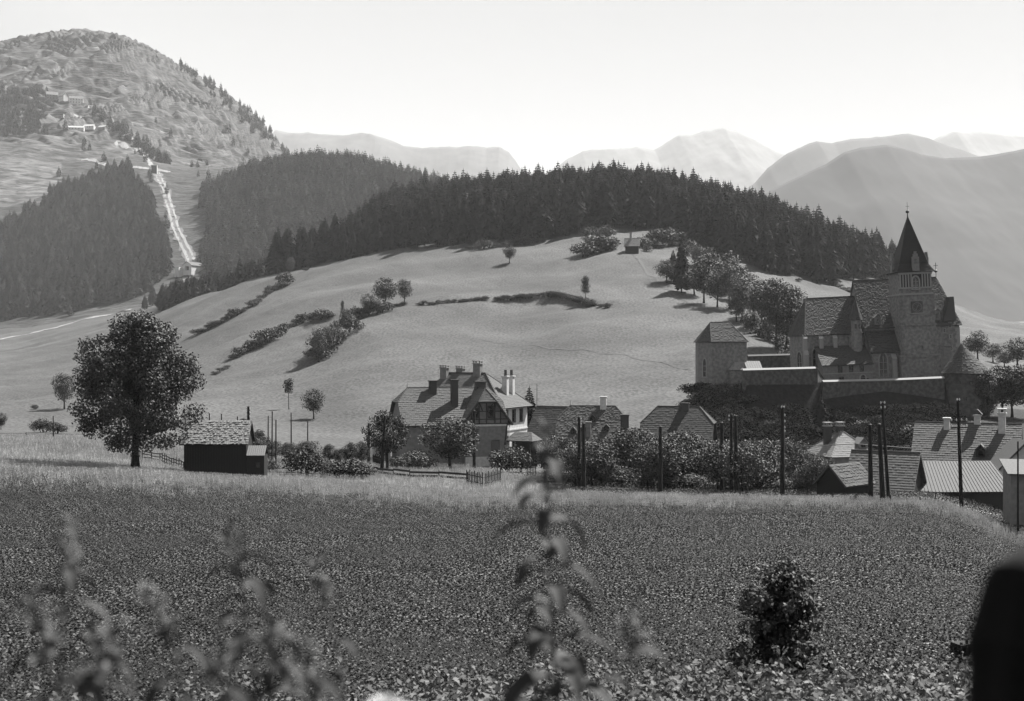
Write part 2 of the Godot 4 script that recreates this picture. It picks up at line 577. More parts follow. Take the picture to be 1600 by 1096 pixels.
func arch_window(parent: Node, o: Vector3, ux: Vector3, w: float, h: float, rise: float, fm: Material, mullions := 1, proud := 0.12) -> void:
	# a pointed window with a stone surround that stands out of the wall and dark glass deep within it
	var m := ux.cross(Vector3.UP)
	var f := MB.new()
	var a := arch(w, h, rise)
	var b := arch(w + 0.5, h + 0.25, rise + 0.12)
	var at2 := func(v: Vector2, z: float, dx: float) -> Vector3: return o + ux * (v.x + dx) + Vector3.UP * v.y + m * z
	for i in a.size() - 1:
		f.quad(at2.call(b[i], proud, -0.25), at2.call(a[i], proud, 0.0), at2.call(a[i + 1], proud, 0.0), at2.call(b[i + 1], proud, -0.25))
		f.quad(at2.call(a[i], proud, 0.0), at2.call(a[i], 0.02, 0.0), at2.call(a[i + 1], 0.02, 0.0), at2.call(a[i + 1], proud, 0.0))
		f.quad(at2.call(b[i], -0.02, -0.25), at2.call(b[i], proud, -0.25), at2.call(b[i + 1], proud, -0.25), at2.call(b[i + 1], -0.02, -0.25))
	f.box(o + ux * (w / 2.0) + Vector3.UP * -0.1 + m * (proud / 2.0), Vector3(w + 0.7, 0.18, proud + 0.15), Basis(ux, Vector3.UP, m))
	for i in mullions:
		f.box(o + ux * (w * (i + 1) / (mullions + 1)) + Vector3.UP * (h * 0.44) + m * 0.05, Vector3(0.1, h * 0.88, 0.08), Basis(ux, Vector3.UP, m))
	for t: float in [0.3, 0.6]:
		f.box(o + ux * (w / 2.0) + Vector3.UP * (h * t) + m * 0.045, Vector3(w * 0.98, 0.06, 0.06), Basis(ux, Vector3.UP, m))
	var win := obj("window", f, fm, parent)
	var g := MB.new()
	var pts := []
	for i in range(a.size() - 1, -1, -1):
		pts.append(at2.call(a[i], 0.018, 0.0))
	g.slab(pts, 0.012)
	obj("pane", g, M.glass, win)
func chimney(parent: Node, base: Vector3, w: float, d: float, h: float, m: Material, cap := 0.0, lid: Material = null) -> Node3D:
	var s := MB.new()
	s.span(base + Vector3(-w / 2.0, -1.6, -d / 2.0), base + Vector3(w / 2.0, h, d / 2.0))
	var o := obj("chimney", s, m, parent)
	var k := MB.new()
	k.span(base + Vector3(-w / 2.0 - 0.1, h, -d / 2.0 - 0.1), base + Vector3(w / 2.0 + 0.1, h + 0.14, d / 2.0 + 0.1))
	if cap > 0.0:
		for sx: float in [-0.5, 0.5]:
			for sz: float in [-0.5, 0.5]:
				var q := base + Vector3(sx * (w - 0.16), h + 0.14 + cap / 2.0, sz * (d - 0.16))
				k.box(q, Vector3(0.14, cap, 0.14))
		k.span(base + Vector3(-w / 2.0 - 0.12, h + 0.14 + cap, -d / 2.0 - 0.12), base + Vector3(w / 2.0 + 0.12, h + 0.26 + cap, d / 2.0 + 0.12))
	obj("chimney_cap", k, lid if lid else m, o)
	return o
class Roof:
	var body := MB.new()
	var tiles := MB.new()
	var rh := 0.34
	var cw := 0.3
	var th := 0.05
	var jit := 0.4
	var spread := 0.2
	var g: RandomNumberGenerator
	func plane(a: Vector3, b: Vector3, d: Vector3, e: Vector3) -> void:
		body.slab([a, b, d, e] if (d - e).length() > 0.02 else [a, b, d], 0.14)
		tiles.shingles(a, b, d, e, rh, cw, th, g, jit, spread)
	func cap(a: Vector3, b: Vector3, r := 0.11) -> void:
		var k := maxi(1, int((b - a).length() / 0.45))
		for i in k:
			body.tube(a.lerp(b, float(i) / k), a.lerp(b, (i + 0.97) / k), r * 1.08, r * 0.95, 6)
func roof(rh: float, cw: float, th: float, jit := 0.4, spread := 0.2) -> Roof:
	var r := Roof.new()
	r.rh = rh; r.cw = cw; r.th = th; r.jit = jit; r.spread = spread
	r.g = rng
	return r
func lay(r: Roof, parent: Node, body: Material, tile: Material, called := "roof") -> MeshInstance3D:
	var o := obj(called, r.body, body, parent)
	stuff(obj("roof_tiles", r.tiles, tile, o))
	return o
func gable_house(root: Node3D, w: float, d: float, wh: float, rise: float, over: float, wm: Material, rm: Material, tm: Material, r: Roof, holes_front := [], hips := 0.0) -> MeshInstance3D:
	# ridge along x, front at z = 0, back at z = -d; hips 1 = full hips, 0 = gables, between = half hips
	var s := MB.new()
	s.wall(Vector3(0, -1.5, 0), Vector3.RIGHT, w, wh + 1.5, holes_front.map(func(q): return Rect2(q.position + Vector2(0, 1.5), q.size)))
	s.wall(Vector3(w, -1.5, -d), Vector3.LEFT, w, wh + 1.5, [])
	s.wall(Vector3(w, -1.5, 0), Vector3.FORWARD, d, wh + 1.5, [])
	s.wall(Vector3(0, -1.5, -d), Vector3.BACK, d, wh + 1.5, [])
	var k := rise / (d / 2.0)
	var hy := wh + rise * (1.0 - hips)
	var cut := d / 2.0 * (1.0 - hips)
	s.fan([Vector3(w, wh, 0), Vector3(w, wh, -d), Vector3(w, hy - 0.1, -d + cut), Vector3(w, hy - 0.1, -cut)])
	s.fan([Vector3(0, wh, -d), Vector3(0, wh, 0), Vector3(0, hy - 0.1, -cut), Vector3(0, hy - 0.1, -d + cut)])
	var o := obj("wall", s, wm, root)
	var y0 := wh - over * k
	var run := d / 2.0 * hips
	var lx := -over; var rx := w + over
	var cz := -cut
	if hips >= 0.999:
		cz = over; hy = y0; run = d / 2.0 + over
	for sd: float in [1.0, -1.0]:
		var Z := func(z: float) -> float: return z if sd > 0 else -d - z
		var e0 := Vector3(lx, y0, Z.call(over)); var e1 := Vector3(rx, y0, Z.call(over))
		var v0 := Vector3(lx, hy, Z.call(cz)); var v1 := Vector3(rx, hy, Z.call(cz))
		var t0 := Vector3(lx + run, wh + rise, -d / 2.0); var t1 := Vector3(rx - run, wh + rise, -d / 2.0)
		if sd > 0:
			if hips < 0.999:
				r.plane(e0, e1, v1, v0)
			if hips > 0.0:
				r.plane(v0, v1, t1, t0)
				r.cap(v0, t0); r.cap(v1, t1)
		else:
			if hips < 0.999:
				r.plane(e1, e0, v0, v1)
			if hips > 0.0:
				r.plane(v1, v0, t0, t1)
				r.cap(v0, t0); r.cap(v1, t1)
	if hips > 0.0:
		var zb := -d - cz
		r.plane(Vector3(lx, hy, zb), Vector3(lx, hy, cz), Vector3(lx + run, wh + rise, -d / 2.0), Vector3(lx + run, wh + rise, -d / 2.0))
		r.plane(Vector3(rx, hy, cz), Vector3(rx, hy, zb), Vector3(rx - run, wh + rise, -d / 2.0), Vector3(rx - run, wh + rise, -d / 2.0))
	r.cap(Vector3(lx + run, wh + rise, -d / 2.0), Vector3(rx - run, wh + rise, -d / 2.0))
	lay(r, root, rm, tm)
	return o
func dormer(parent: Node, p: Vector3, w: float, h: float, back: float, wm: Material, tm: Material) -> void:
	# a small gabled dormer that looks towards +z; p is the middle of its sill
	var s := MB.new()
	s.wall(p + Vector3(-w / 2.0, 0, 0), Vector3.RIGHT, w, h, [Rect2(w * 0.22, h * 0.15, w * 0.56, h * 0.7)], 0.12)
	s.tri(p + Vector3(-w / 2.0, h, 0), p + Vector3(w / 2.0, h, 0), p + Vector3(0, h + w * 0.5, 0))
	s.quad(p + Vector3(w / 2.0, 0, 0), p + Vector3(w / 2.0, 0, -back), p + Vector3(w / 2.0, h, -back), p + Vector3(w / 2.0, h, 0))
	s.quad(p + Vector3(-w / 2.0, 0, -back), p + Vector3(-w / 2.0, 0, 0), p + Vector3(-w / 2.0, h, 0), p + Vector3(-w / 2.0, h, -back))
	var o := obj("dormer", s, wm, parent)
	var r := MB.new()
	for sd: float in [-1.0, 1.0]:
		var e0 := p + Vector3(sd * (w / 2.0 + 0.12), h - 0.08, 0.15); var e1 := p + Vector3(sd * (w / 2.0 + 0.12), h - 0.08, -back)
		var t0 := p + Vector3(0, h + w * 0.5 + 0.05, 0.15); var t1 := p + Vector3(0, h + w * 0.5 + 0.05, -back)
		r.slab([e0, e1, t1, t0] if sd > 0 else [e1, e0, t0, t1], 0.07)
	obj("dormer_roof", r, tm, o)
	var g := MB.new()
	g.box(p + Vector3(0, h * 0.5, -0.1), Vector3(w * 0.56, h * 0.7, 0.02))
	obj("pane", g, M.glass, o)

# ---------------------------------------------------------------- the scene
func _ready() -> void:
	rng.seed = 11
	var cam := Camera3D.new()
	cam.name = "camera"
	var lens := CameraAttributesPhysical.new()
	lens.frustum_focal_length = 12.0 / (548.0 / F)
	lens.frustum_near = 0.05
	lens.frustum_far = 60000.0
	lens.frustum_focus_distance = 140.0
	lens.exposure_aperture = 2.5
	cam.attributes = lens
	cam.fov = rad_to_deg(2.0 * atan(548.0 / F))
	cam.near = 0.05
	cam.far = 60000.0
	add_child(cam)
	cam.current = true
	var env := Environment.new()
	env.background_mode = Environment.BG_SKY
	var sky := ProceduralSkyMaterial.new()
	sky.sky_top_color = grey(0.145)
	sky.sky_horizon_color = grey(0.21)
	sky.sky_curve = 0.25
	sky.ground_bottom_color = grey(0.04)
	sky.ground_horizon_color = grey(0.13)
	sky.sun_angle_max = 20.0
	env.sky = Sky.new()
	env.sky.sky_material = sky
	env.tonemap_mode = Environment.TONE_MAPPER_LINEAR
	env.tonemap_exposure = 3.55
	env.fog_enabled = true
	env.fog_density = 0.000054
	env.fog_light_color = Color(1, 1, 1)
	env.sdfgi_enabled = true
	env.ssao_enabled = true
	env.ssil_enabled = true
	var we := WorldEnvironment.new()
	we.name = "world"
	we.environment = env
	add_child(we)
	var sun := DirectionalLight3D.new()
	sun.name = "sun"
	sun.light_energy = 1.6
	sun.light_color = Color(1.0, 0.995, 0.985)
	sun.light_angular_distance = 0.5
	sun.shadow_enabled = true
	sun.sky_mode = DirectionalLight3D.SKY_MODE_LIGHT_ONLY
	add_child(sun)
	sun.look_at_from_position(Vector3(0.44, 0.79, -0.42) * 100.0, Vector3.ZERO)
	nz.seed = 5; nz.frequency = 0.018; nz.fractal_octaves = 4
	nl.seed = 12; nl.frequency = 0.018; nl.fractal_octaves = 2
	nf.seed = 9; nf.frequency = 0.03; nf.fractal_octaves = 4
	TC = [-300, 0, 100, 200, 300, 400, 500, 600, 800, 1000, 1200, 1400, 1600, 1900]
	TD = [120.0, 150.0, 200.0, 235.0, 265.0, 330.0, 420.0, 520.0, 610.0, 700.0, 800.0, 950.0, 1150.0, 1300.0, 1500.0, 1700.0, 1900.0, 2100.0, 2300.0, 2600.0, 3000.0, 3400.0]
	TH = [   # where the ground stands on the plate, by bearing and distance
		[706, 711, 716, 726, 738, 745, 748, 750, 753, 758, 764, 768, 772, 780],
		[686, 690, 692, 697, 706, 716, 724, 730, 737, 745, 751, 756, 760, 765],
		[668, 675, 674, 674, 682, 690, 697, 702, 712, 706, 694, 692, 700, 700],
		[660, 668, 666, 664, 668, 676, 682, 684, 682, 672, 645, 640, 655, 660],
		[655, 664, 661, 655, 656, 662, 664, 660, 648, 640, 610, 600, 640, 640],
		[642, 650, 646, 636, 630, 626, 615, 602, 588, 572, 548, 585, 600, 600],
		[622, 627, 618, 605, 590, 572, 548, 522, 512, 492, 492, 548, 562, 560],
		[600, 602, 588, 572, 545, 507, 475, 456, 443, 418, 447, 502, 532, 530],
		[585, 584, 568, 545, 505, 463, 432, 412, 388, 370, 408, 466, 516, 515],
		[572, 568, 548, 521, 475, 438, 411, 384, 350, 336, 372, 441, 511, 510],
		[562, 555, 533, 504, 468, 447, 418, 356, 325, 316, 360, 446, 508, 508],
		[548, 540, 518, 492, 470, 468, 450, 351, 316, 312, 362, 470, 512, 512],
		[530, 515, 503, 484, 464, 478, 485, 400, 345, 335, 400, 500, 518, 515],
		[482, 470, 455, 440, 425, 415, 430, 400, 400, 420, 460, 505, 516, 512],
		[412, 402, 388, 375, 365, 330, 340, 360, 400, 450, 480, 508, 514, 510],
		[352, 342, 322, 310, 310, 268, 258, 278, 335, 470, 490, 508, 512, 508],
		[262, 252, 262, 257, 268, 264, 272, 290, 345, 480, 495, 508, 510, 506],
		[207, 197, 195, 208, 238, 258, 290, 310, 380, 490, 498, 508, 508, 504],
		[152, 142, 138, 152, 192, 248, 300, 330, 400, 495, 500, 508, 506, 502],
		[92, 66, 51, 60, 113, 187, 290, 340, 420, 500, 503, 507, 505, 500],
		[140, 112, 100, 112, 165, 235, 330, 400, 440, 505, 505, 506, 504, 500],
		[250, 240, 240, 250, 300, 350, 400, 440, 470, 508, 508, 508, 505, 500]]
	for i in TH.size():
		for j in TC.size():
			TH[i][j] = (548.0 - TH[i][j]) / F * TD[i]
	materials()
	land()
	church()
	station_house()
	village()
	left_shed()
	mountain_works()
	woods()
	hill_plants()
	valley_plants()
	poles()
	fences()
	field_cover()
	foreground()

func materials() -> void:
	mat("field", 1.0, 0.95, 0.03, 0.7, 2.5, 0.0)
	mat("meadow", 1.0, 0.95, 0.025, 0.48, 16.0, 8.0, 0, 0.34)
	mat("rock", 1.0, 0.95, 0.02, 0.28, 150.0, 170.0, 0, 0.34)
	M.rock.uv1_scale = Vector3(1.0 / 420.0, 1.0 / 50.0, 1.0 / 70.0)
	mat("far", 1.0, 0.95, 0.012, 0.6, 700.0, 0.0)
	mat("road", 0.17, 0.9, 0.03, 0.6, 6.0)
	mat("trodden", 0.105, 0.95, 0.03, 0.5, 2.0)
	mat("gravel", 0.36, 0.95, 0.03, 0.5, 20.0)
	mat("plaster", 0.21, 0.9, 0.02, 0.78, 7.0, 0.3)
	mat("white", 0.6, 0.85, 0.02, 0.82, 5.0, 0.3)
	mat("stone", 0.25, 0.95, 0.02, 0.62, 9.0, 0.8)
	mat("old_stone", 0.115, 0.95, 0.018, 0.5, 10.0, 1.2)
	mat("dressed", 0.34, 0.9, 0.03, 0.7, 2.0, 0.3)
	mat("wood", 0.022, 0.8, 0.03, 0.5, 1.2, 0.5)
	mat("timber", 0.05, 0.8, 0.03, 0.55, 1.0, 0.3)
	mat("pale_wood", 0.20, 0.8, 0.03, 0.6, 1.0, 0.3)
	mat("pole", 0.018, 0.75, 0.04, 0.6, 0.8, 0.2)
	mat("slate", 0.035, 0.7, 0.03, 0.6, 2.0)
	mat("tile", 0.12, 0.8, 0.03, 0.6, 1.5)
	mat("dark_tile", 0.07, 0.8, 0.03, 0.6, 1.5)
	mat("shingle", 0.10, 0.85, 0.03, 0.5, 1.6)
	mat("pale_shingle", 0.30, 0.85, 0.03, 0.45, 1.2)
	mat("spire", 0.018, 0.6, 0.03, 0.6, 1.5)
	mat("sheet", 0.10, 0.75, 0.02, 0.7, 3.0)
	mat("brick", 0.09, 0.9, 0.04, 0.55, 0.8, 0.4)
	mat("bark", 0.03, 0.9, 0.04, 0.4, 0.7, 1.0)
	mat("dark_form", 0.006, 1.0, 0.03, 0.6, 0.4)
	mat("iron", 0.03, 0.5, 0.03, 0.7, 1.0)
	mat("porcelain", 0.7, 0.2, 0.03, 1.0, 1.0)
	var g := StandardMaterial3D.new()
	g.albedo_color = grey(0.008)
	g.roughness = 0.12
	g.metallic_specular = 0.5
	M.glass = g
	leaf_mat("maple_leaf", 0.042, 0.08, 0.6)
	leaf_mat("leaf", 0.045, 0.08, 0.65)
	leaf_mat("pale_leaf", 0.07, 0.12, 0.65)
	leaf_mat("dark_leaf", 0.022, 0.03, 0.65)
	leaf_mat("needle", 0.06, 0.0, 0.95).metallic_specular = 0.08
	leaf_mat("needle_far", 0.065, 0.0, 0.95).metallic_specular = 0.08
	leaf_mat("clover", 0.042, 0.06, 0.6)
	leaf_mat("hay", 0.38, 0.4, 0.8)
	leaf_mat("shade_leaf", 0.012, 0.01, 0.95).metallic_specular = 0.15  # darker copy of leaf, with the shade of the bank put into its colour
	leaf_mat("weed", 0.10, 0.16, 0.8)
	leaf_mat("petal", 0.7, 0.3, 0.6)

func wood_edge(p: float) -> float:
	var a := [430.0, 705.0, 500.0, 690.0, 600.0, 655.0, 700.0, 640.0, 800.0, 628.0, 870.0, 622.0, 960.0, 640.0, 1030.0, 640.0, 1090.0, 600.0, 1150.0, 575.0, 1210.0, 560.0, 1270.0, 570.0, 1330.0, 620.0, 1400.0, 720.0]
	for i in range(0, a.size() - 2, 2):
		if p <= a[i + 2]:
			return lerpf(a[i + 1], a[i + 3], clampf((p - a[i]) / (a[i + 2] - a[i]), 0.0, 1.0))
	return 720.0
func in_hill_wood(_x: float, d: float, p: float) -> bool:
	return p > 430.0 + 6.0 * sin(d * 0.2) and p < 1402.0 and d > wood_edge(p) + 5.0 * nz.get_noise_2d(p, 7.0) and d < 1010.0
func in_valley_wood(_x: float, d: float, p: float) -> bool:
	if p < -200.0 or p > 264.0:
		return false
	var a := [-200.0, 1560.0, 0.0, 1640.0, 100.0, 1780.0, 190.0, 1840.0, 235.0, 1690.0, 264.0, 1410.0]
	for i in range(0, a.size() - 2, 2):
		if p <= a[i + 2]:
			return d > 1205.0 + 15.0 * nz.get_noise_2d(p, 3.0) + maxf(0.0, p - 215.0) * 2.2 and d < lerpf(a[i + 1], a[i + 3], (p - a[i]) / (a[i + 2] - a[i])) + 40.0 * nz.get_noise_2d(p * 2.0, 90.0)
	return false
func in_ridge_wood(_x: float, d: float, p: float) -> bool:
	return p > 318.0 + 24.0 * nz.get_noise_2d(d * 0.7, 20.0) + maxf(0.0, 1420.0 - d) * 0.03 and p < 700.0 and d > 1255.0 and d < 1745.0

func land() -> void:
	var field_tone := func(x: float, d: float, y: float, p: float) -> float:
		var t := 0.016 + 0.006 * nz.get_noise_2d(x * 3.0, d * 3.0)
		if d > hay_limit(x):
			return 0.045 * (1.0 + 0.3 * nz.get_noise_2d(x * 8.0, d * 8.0))
		return lerpf(t, 0.15, smoothstep(76.0, 112.0, d + 6.0 * nz.get_noise_2d(x * 2.0, d))) * (1.0 + 0.15 * nz.get_noise_2d(x * 8.0, d * 8.0))
	var hill_tone := func(x: float, d: float, y: float, p: float) -> float:
		var t := 0.094 * (1.0 + 0.4 * nz.get_noise_2d(x * 0.6, d * 0.9) + 0.14 * nf.get_noise_2d(x * 4.0, d * 4.0))
		t *= 1.0 - 0.4 * exp(-pow((p - 515.0) / 55.0, 2.0) - pow((d - 300.0) / 45.0, 2.0))  # shade of a hollow painted into the meadow tone as a darker patch
		t *= 1.0 + 0.13 * sin((d + 0.35 * x + 16.0 * nz.get_noise_2d(x * 0.4, d * 0.4)) * 0.11) * smoothstep(300.0, 380.0, d)
		if in_hill_wood(x, d - 3.0, p) or (p > 255.0 and p < 432.0 and d > 760.0 and d < 960.0):
			t = 0.03
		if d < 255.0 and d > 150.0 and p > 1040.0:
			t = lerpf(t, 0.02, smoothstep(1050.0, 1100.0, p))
		return t
	var ore_tone := func(x: float, d: float, y: float, p: float) -> float:
		var k := smoothstep(1850.0, 2000.0, d)
		var t := lerpf(0.075, 0.118, k) * (1.0 + 0.45 * nz.get_noise_2d(x * 0.35, y * 4.5))
		var veg := smoothstep(0.05, 0.32, nf.get_noise_2d(x * 0.35, d * 0.35))
		t = lerpf(t, 0.04, veg * 0.35 * k)
		t = lerpf(t, 0.3, smoothstep(0.12, 0.45, nz.get_noise_2d(x * 0.9 + 400.0, y * 4.0)) * 0.55 * k)
		if d > 1740.0 and d < 1915.0 and p < 96.0:
			t = 0.19 * (1.0 + 0.15 * nz.get_noise_2d(x * 2.0, y * 0.5))
		if in_valley_wood(x, d, p) or in_ridge_wood(x, d, p):
			t = 0.03
		return t
	var rows := [-60.0, -40.0, -25.0, -14.0, -8.0, -4.0, -2.0, 0.0, 1.0, 2.0, 3.0, 4.0]
	rows.append_array(grow(4.6, 128.0, 1.018))
	sheet("field", M.field, rows, -240.0, 1840.0, 200, field_tone, 0.0, 24.0)
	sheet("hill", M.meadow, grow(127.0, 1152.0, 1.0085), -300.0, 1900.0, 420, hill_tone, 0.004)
	sheet("ore_mountain", M.rock, grow(1150.0, 3400.0, 1.0029), -200.0, 720.0, 400, ore_tone, 0.02)
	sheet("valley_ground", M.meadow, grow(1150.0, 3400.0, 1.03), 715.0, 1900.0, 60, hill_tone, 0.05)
	# the far ranges: crest by bearing, its distance, how far in front of the crest the slope begins
	range_of("far_mountain_range", [430, 200, 450, 205, 490, 208, 530, 209, 565, 207, 600, 214, 630, 226, 660, 231, 690, 230, 735, 226, 760, 231, 780, 229, 795, 236, 806, 250, 822, 275, 860, 330], 6600.0, 3000.0, 0.10, 21)
	range_of("pointed_mountain_range", [780, 330, 850, 275, 875, 256, 910, 236, 940, 232, 970, 230, 1000, 231, 1022, 233, 1045, 219, 1060, 212, 1090, 208, 1112, 203, 1130, 198, 1150, 205, 1168, 213, 1200, 230, 1240, 245, 1300, 260], 8600.0, 4000.0, 0.12, 33)
	range_of("rounded_mountain_range", [1120, 330, 1180, 285, 1200, 262, 1230, 240, 1262, 224, 1276, 219, 1300, 223, 1340, 216, 1380, 213, 1420, 208, 1450, 214, 1490, 228, 1530, 243, 1600, 250, 1700, 230], 6000.0, 2300.0, 0.05, 45)
	range_of("distant_flat_range", [1380, 260, 1450, 224, 1475, 210, 1490, 203, 1520, 205, 1560, 208, 1580, 210, 1640, 215, 1800, 205], 9500.0, 3500.0, 0.12, 52)
	range_of("near_wooded_mountain", [1060, 420, 1150, 345, 1190, 306, 1215, 292, 1250, 274, 1290, 256, 1320, 236, 1345, 230, 1385, 226, 1410, 231, 1440, 240, 1480, 247, 1530, 245, 1560, 240, 1600, 233, 1700, 205, 1850, 190], 4000.0, 1400.0, 0.018, 61)
	# paths and tracks
	strip("valley_road", M.gravel, [seen(-60, 540), seen(0, 531), seen(60, 518), seen(110, 506), seen(160, 494), seen(205, 484)], 6.0, 0.35, 10)
	strip("valley_road", M.road, [seen(240, 472), seen(262, 462), seen(280, 448), seen(292, 436)], 8.0, 0.5, 6)
	strip("footpath", M.trodden, [seen(745, 531), seen(800, 540), seen(860, 546), seen(930, 550), seen(980, 555), seen(1030, 566), seen(1075, 577)], 0.7, 0.08, 12)
	strip("footpath", M.trodden, [seen(990, 398), seen(1004, 415), seen(1020, 432), seen(1040, 452), seen(1070, 470), seen(1095, 482)], 1.3, 0.12, 8)
	strip("footpath", M.gravel, [seen(1492, 790), seen(1530, 800), seen(1565, 806), seen(1610, 806)], 1.1, 0.06, 8)

func hay_limit(x: float) -> float:
	return 104.0 + 70.0 * smoothstep(10.0, -12.0, x) - maxf(0.0, x - 10.0) * 0.55 + 2.0 * nz.get_noise_2d(x * 4.0, 30.0)

func range_of(called: String, crest: Array, d: float, deep: float, albedo: float, s: int) -> void:
	var g := FastNoiseLite.new()
	g.seed = s
	g.fractal_type = FastNoiseLite.FRACTAL_RIDGED
	g.fractal_octaves = 5
	g.frequency = 0.00055
	var nc := 260
	var nr := 70
	var v := PackedVector3Array(); var c := PackedColorArray(); var ix := PackedInt32Array()
	for i in nr + 1:
		var t := float(i) / nr * 1.35      # 0 at the foot, 1 at the crest, beyond it the back
		for j in nc + 1:
			var p: float = lerpf(crest[0], crest[-2], float(j) / nc)
			var q := 0.0
			for k in range(0, crest.size() - 2, 2):
				if p >= crest[k] and p <= crest[k + 2]:
					q = lerpf(crest[k + 1], crest[k + 3], (p - crest[k]) / float(crest[k + 2] - crest[k]))
					break
			var x := (p - 800.0) / F * d
			var z := d - deep + deep * t
			var top := (548.0 - q) / F * d
			var w := 0.12 * t + 0.88 * pow(t, 1.35) if t <= 1.0 else 1.0 - 1.6 * (t - 1.0)
			var r := g.get_noise_2d(x + s * 900.0, z)
			var y := -60.0 + (top + 60.0) * w
			y += r * deep * 0.02 * sin(clampf(t, 0.0, 1.0) * PI) + g.get_noise_2d(x * 4.0, z * 4.0) * deep * 0.004 * clampf(t * 2.0, 0.0, 1.0)
			v.append(Vector3(x, y, -z))
			var l := albedo * (1.0 + 0.2 * r + 0.35 * g.get_noise_2d(x * 3.0, z * 3.0))
			c.append(Color(l, l, l))
	for i in nr:
		for j in nc:
			var a := i * (nc + 1) + j
			ix.append_array([a, a + nc + 1, a + 1, a + 1, a + nc + 1, a + nc + 2])
	var arr := []
	arr.resize(Mesh.ARRAY_MAX)
	arr[Mesh.ARRAY_VERTEX] = v
	arr[Mesh.ARRAY_COLOR] = c
	arr[Mesh.ARRAY_INDEX] = ix
	var st := SurfaceTool.new()
	var a := ArrayMesh.new()
	a.add_surface_from_arrays(Mesh.PRIMITIVE_TRIANGLES, arr)
	st.create_from(a, 0)
	st.generate_normals()
	struct(put(called, st.commit(), M.far, self))

func church() -> void:
	var lean := 0.04
	var root := thing("fortified_church", "large gothic church of dark stone with pointed tower, clock and steep shingle roofs", "church", Vector3(75, -5.9, -250))
	root.rotation.z = lean
	var c := func(p: float, q: float, z: float) -> Vector3:
		var w := Vector2((p - 800.0) / F * (250.0 - z) - 75.0, (548.0 - q) / F * (250.0 - z) + 5.9).rotated(-lean)
		return Vector3(w.x, w.y, z)
	var r := roof(0.32, 0.22, 0.065, 0.95, 0.28)
	# nave
	var e0: Vector3 = c.call(1351, 509, 0); var e1: Vector3 = c.call(1499, 503, 0)
	var rd: Vector3 = c.call(1400, 436, -6.5)
	var rx: float = c.call(1463, 432, -6.5).x
	var ye := (e0.y + e1.y) / 2.0
	var s := MB.new()
	var wx := e1.x - e0.x
	s.wall(Vector3(e0.x, -2, 0), Vector3.RIGHT, wx, ye + 2.0, [])
	s.wall(Vector3(e1.x, -2, 0), Vector3.FORWARD, 13.0, ye + 2.0, [])
	s.wall(Vector3(e1.x, -2, -13), Vector3.LEFT, wx, ye + 2.0, [])
	s.fan([Vector3(e0.x, -2, -13), Vector3(e0.x, -2, 0), Vector3(e0.x, ye, 0), Vector3(e0.x, rd.y - 0.2, -6.5), Vector3(e0.x, ye, -13)])
	obj("nave_wall", s, M.stone, root)
	var o := 0.45
	var dy := o * (rd.y - ye) / 6.5
	var L := e0.x - 0.3; var R := e1.x + o
	r.plane(Vector3(L, ye - dy, o), Vector3(R, ye - dy, o), Vector3(rx, rd.y, -6.5), Vector3(L, rd.y, -6.5))
	r.plane(Vector3(R, ye - dy, -13 - o), Vector3(L, ye - dy, -13 - o), Vector3(L, rd.y, -6.5), Vector3(rx, rd.y, -6.5))
	r.plane(Vector3(R, ye - dy, o), Vector3(R, ye - dy, -13 - o), Vector3(rx, rd.y, -6.5), Vector3(rx, rd.y, -6.5))
	r.cap(Vector3(L, rd.y, -6.5), Vector3(rx, rd.y, -6.5), 0.16)
	var nr := lay(r, root, M.shingle, M.shingle, "nave_roof")
	var k := MB.new()
	k.tube(Vector3(rx, rd.y, -6.5), Vector3(rx, rd.y + 1.1, -6.5), 0.07, 0.05, 6)
	for i in 4:
		k.tube(Vector3(rx, rd.y + 1.0 + 0.15 * i, -6.5), Vector3(rx, rd.y + 1.15 + 0.15 * i, -6.5), [0.1, 0.3, 0.38, 0.28][i], [0.3, 0.38, 0.28, 0.05][i], 10)
	k.beam(Vector3(rx, rd.y + 1.5, -6.5), Vector3(rx, rd.y + 3.1, -6.5), 0.09, 0.09)
	k.beam(Vector3(rx - 0.45, rd.y + 2.5, -6.5), Vector3(rx + 0.45, rd.y + 2.5, -6.5), 0.09, 0.08)
	obj("roof_cross", k, M.iron, root)
	# the tall gablet and dormers of the nave roof
	for q: Array in [[1372, 508, 1.3, 1.5], [1465, 500, 1.25, 1.7]]:
		dormer(root, c.call(q[0], q[1], 0.35), q[2], q[3], 2.2, M.plaster, M.shingle)
	k = MB.new()
	var ga: Vector3 = c.call(1474, 503, 0.5); var gb: Vector3 = c.call(1494, 500, 0.5); var gt: Vector3 = c.call(1484, 464, -1.5)
	k.slab([ga, gb, gt + Vector3(0.9, 0, 0), gt], 0.2)
	k.fan([gb, gb + Vector3(0, 0, -4), gt + Vector3(0.9, 0, -2.0), gt + Vector3(0.9, 0, 0)])
	k.fan([ga + Vector3(0, 0, -4), ga, gt, gt + Vector3(0, 0, -2.0)])
	obj("gablet", k, M.dark_tile, root)
	# choir with its three-sided end
	var ce: Vector3 = c.call(1257, 521, -1); var cr: Vector3 = c.call(1259, 467, -6.5); var cl: Vector3 = c.call(1241, 523, -4.3)
	var cy := ce.y
	s = MB.new()
	s.fan([Vector3(ce.x, -2, -1), Vector3(e0.x, -2, -1), Vector3(e0.x, cy, -1), Vector3(ce.x, cy, -1)])
	s.fan([Vector3(cl.x, -2, -4.3), Vector3(ce.x, -2, -1), Vector3(ce.x, cy, -1), Vector3(cl.x, cy, -4.3)])
	s.fan([Vector3(cl.x, -2, -8.7), Vector3(cl.x, -2, -4.3), Vector3(cl.x, cy, -4.3), Vector3(cl.x, cy, -8.7)])
	s.fan([Vector3(ce.x, -2, -12), Vector3(cl.x, -2, -8.7), Vector3(cl.x, cy, -8.7), Vector3(ce.x, cy, -12)])
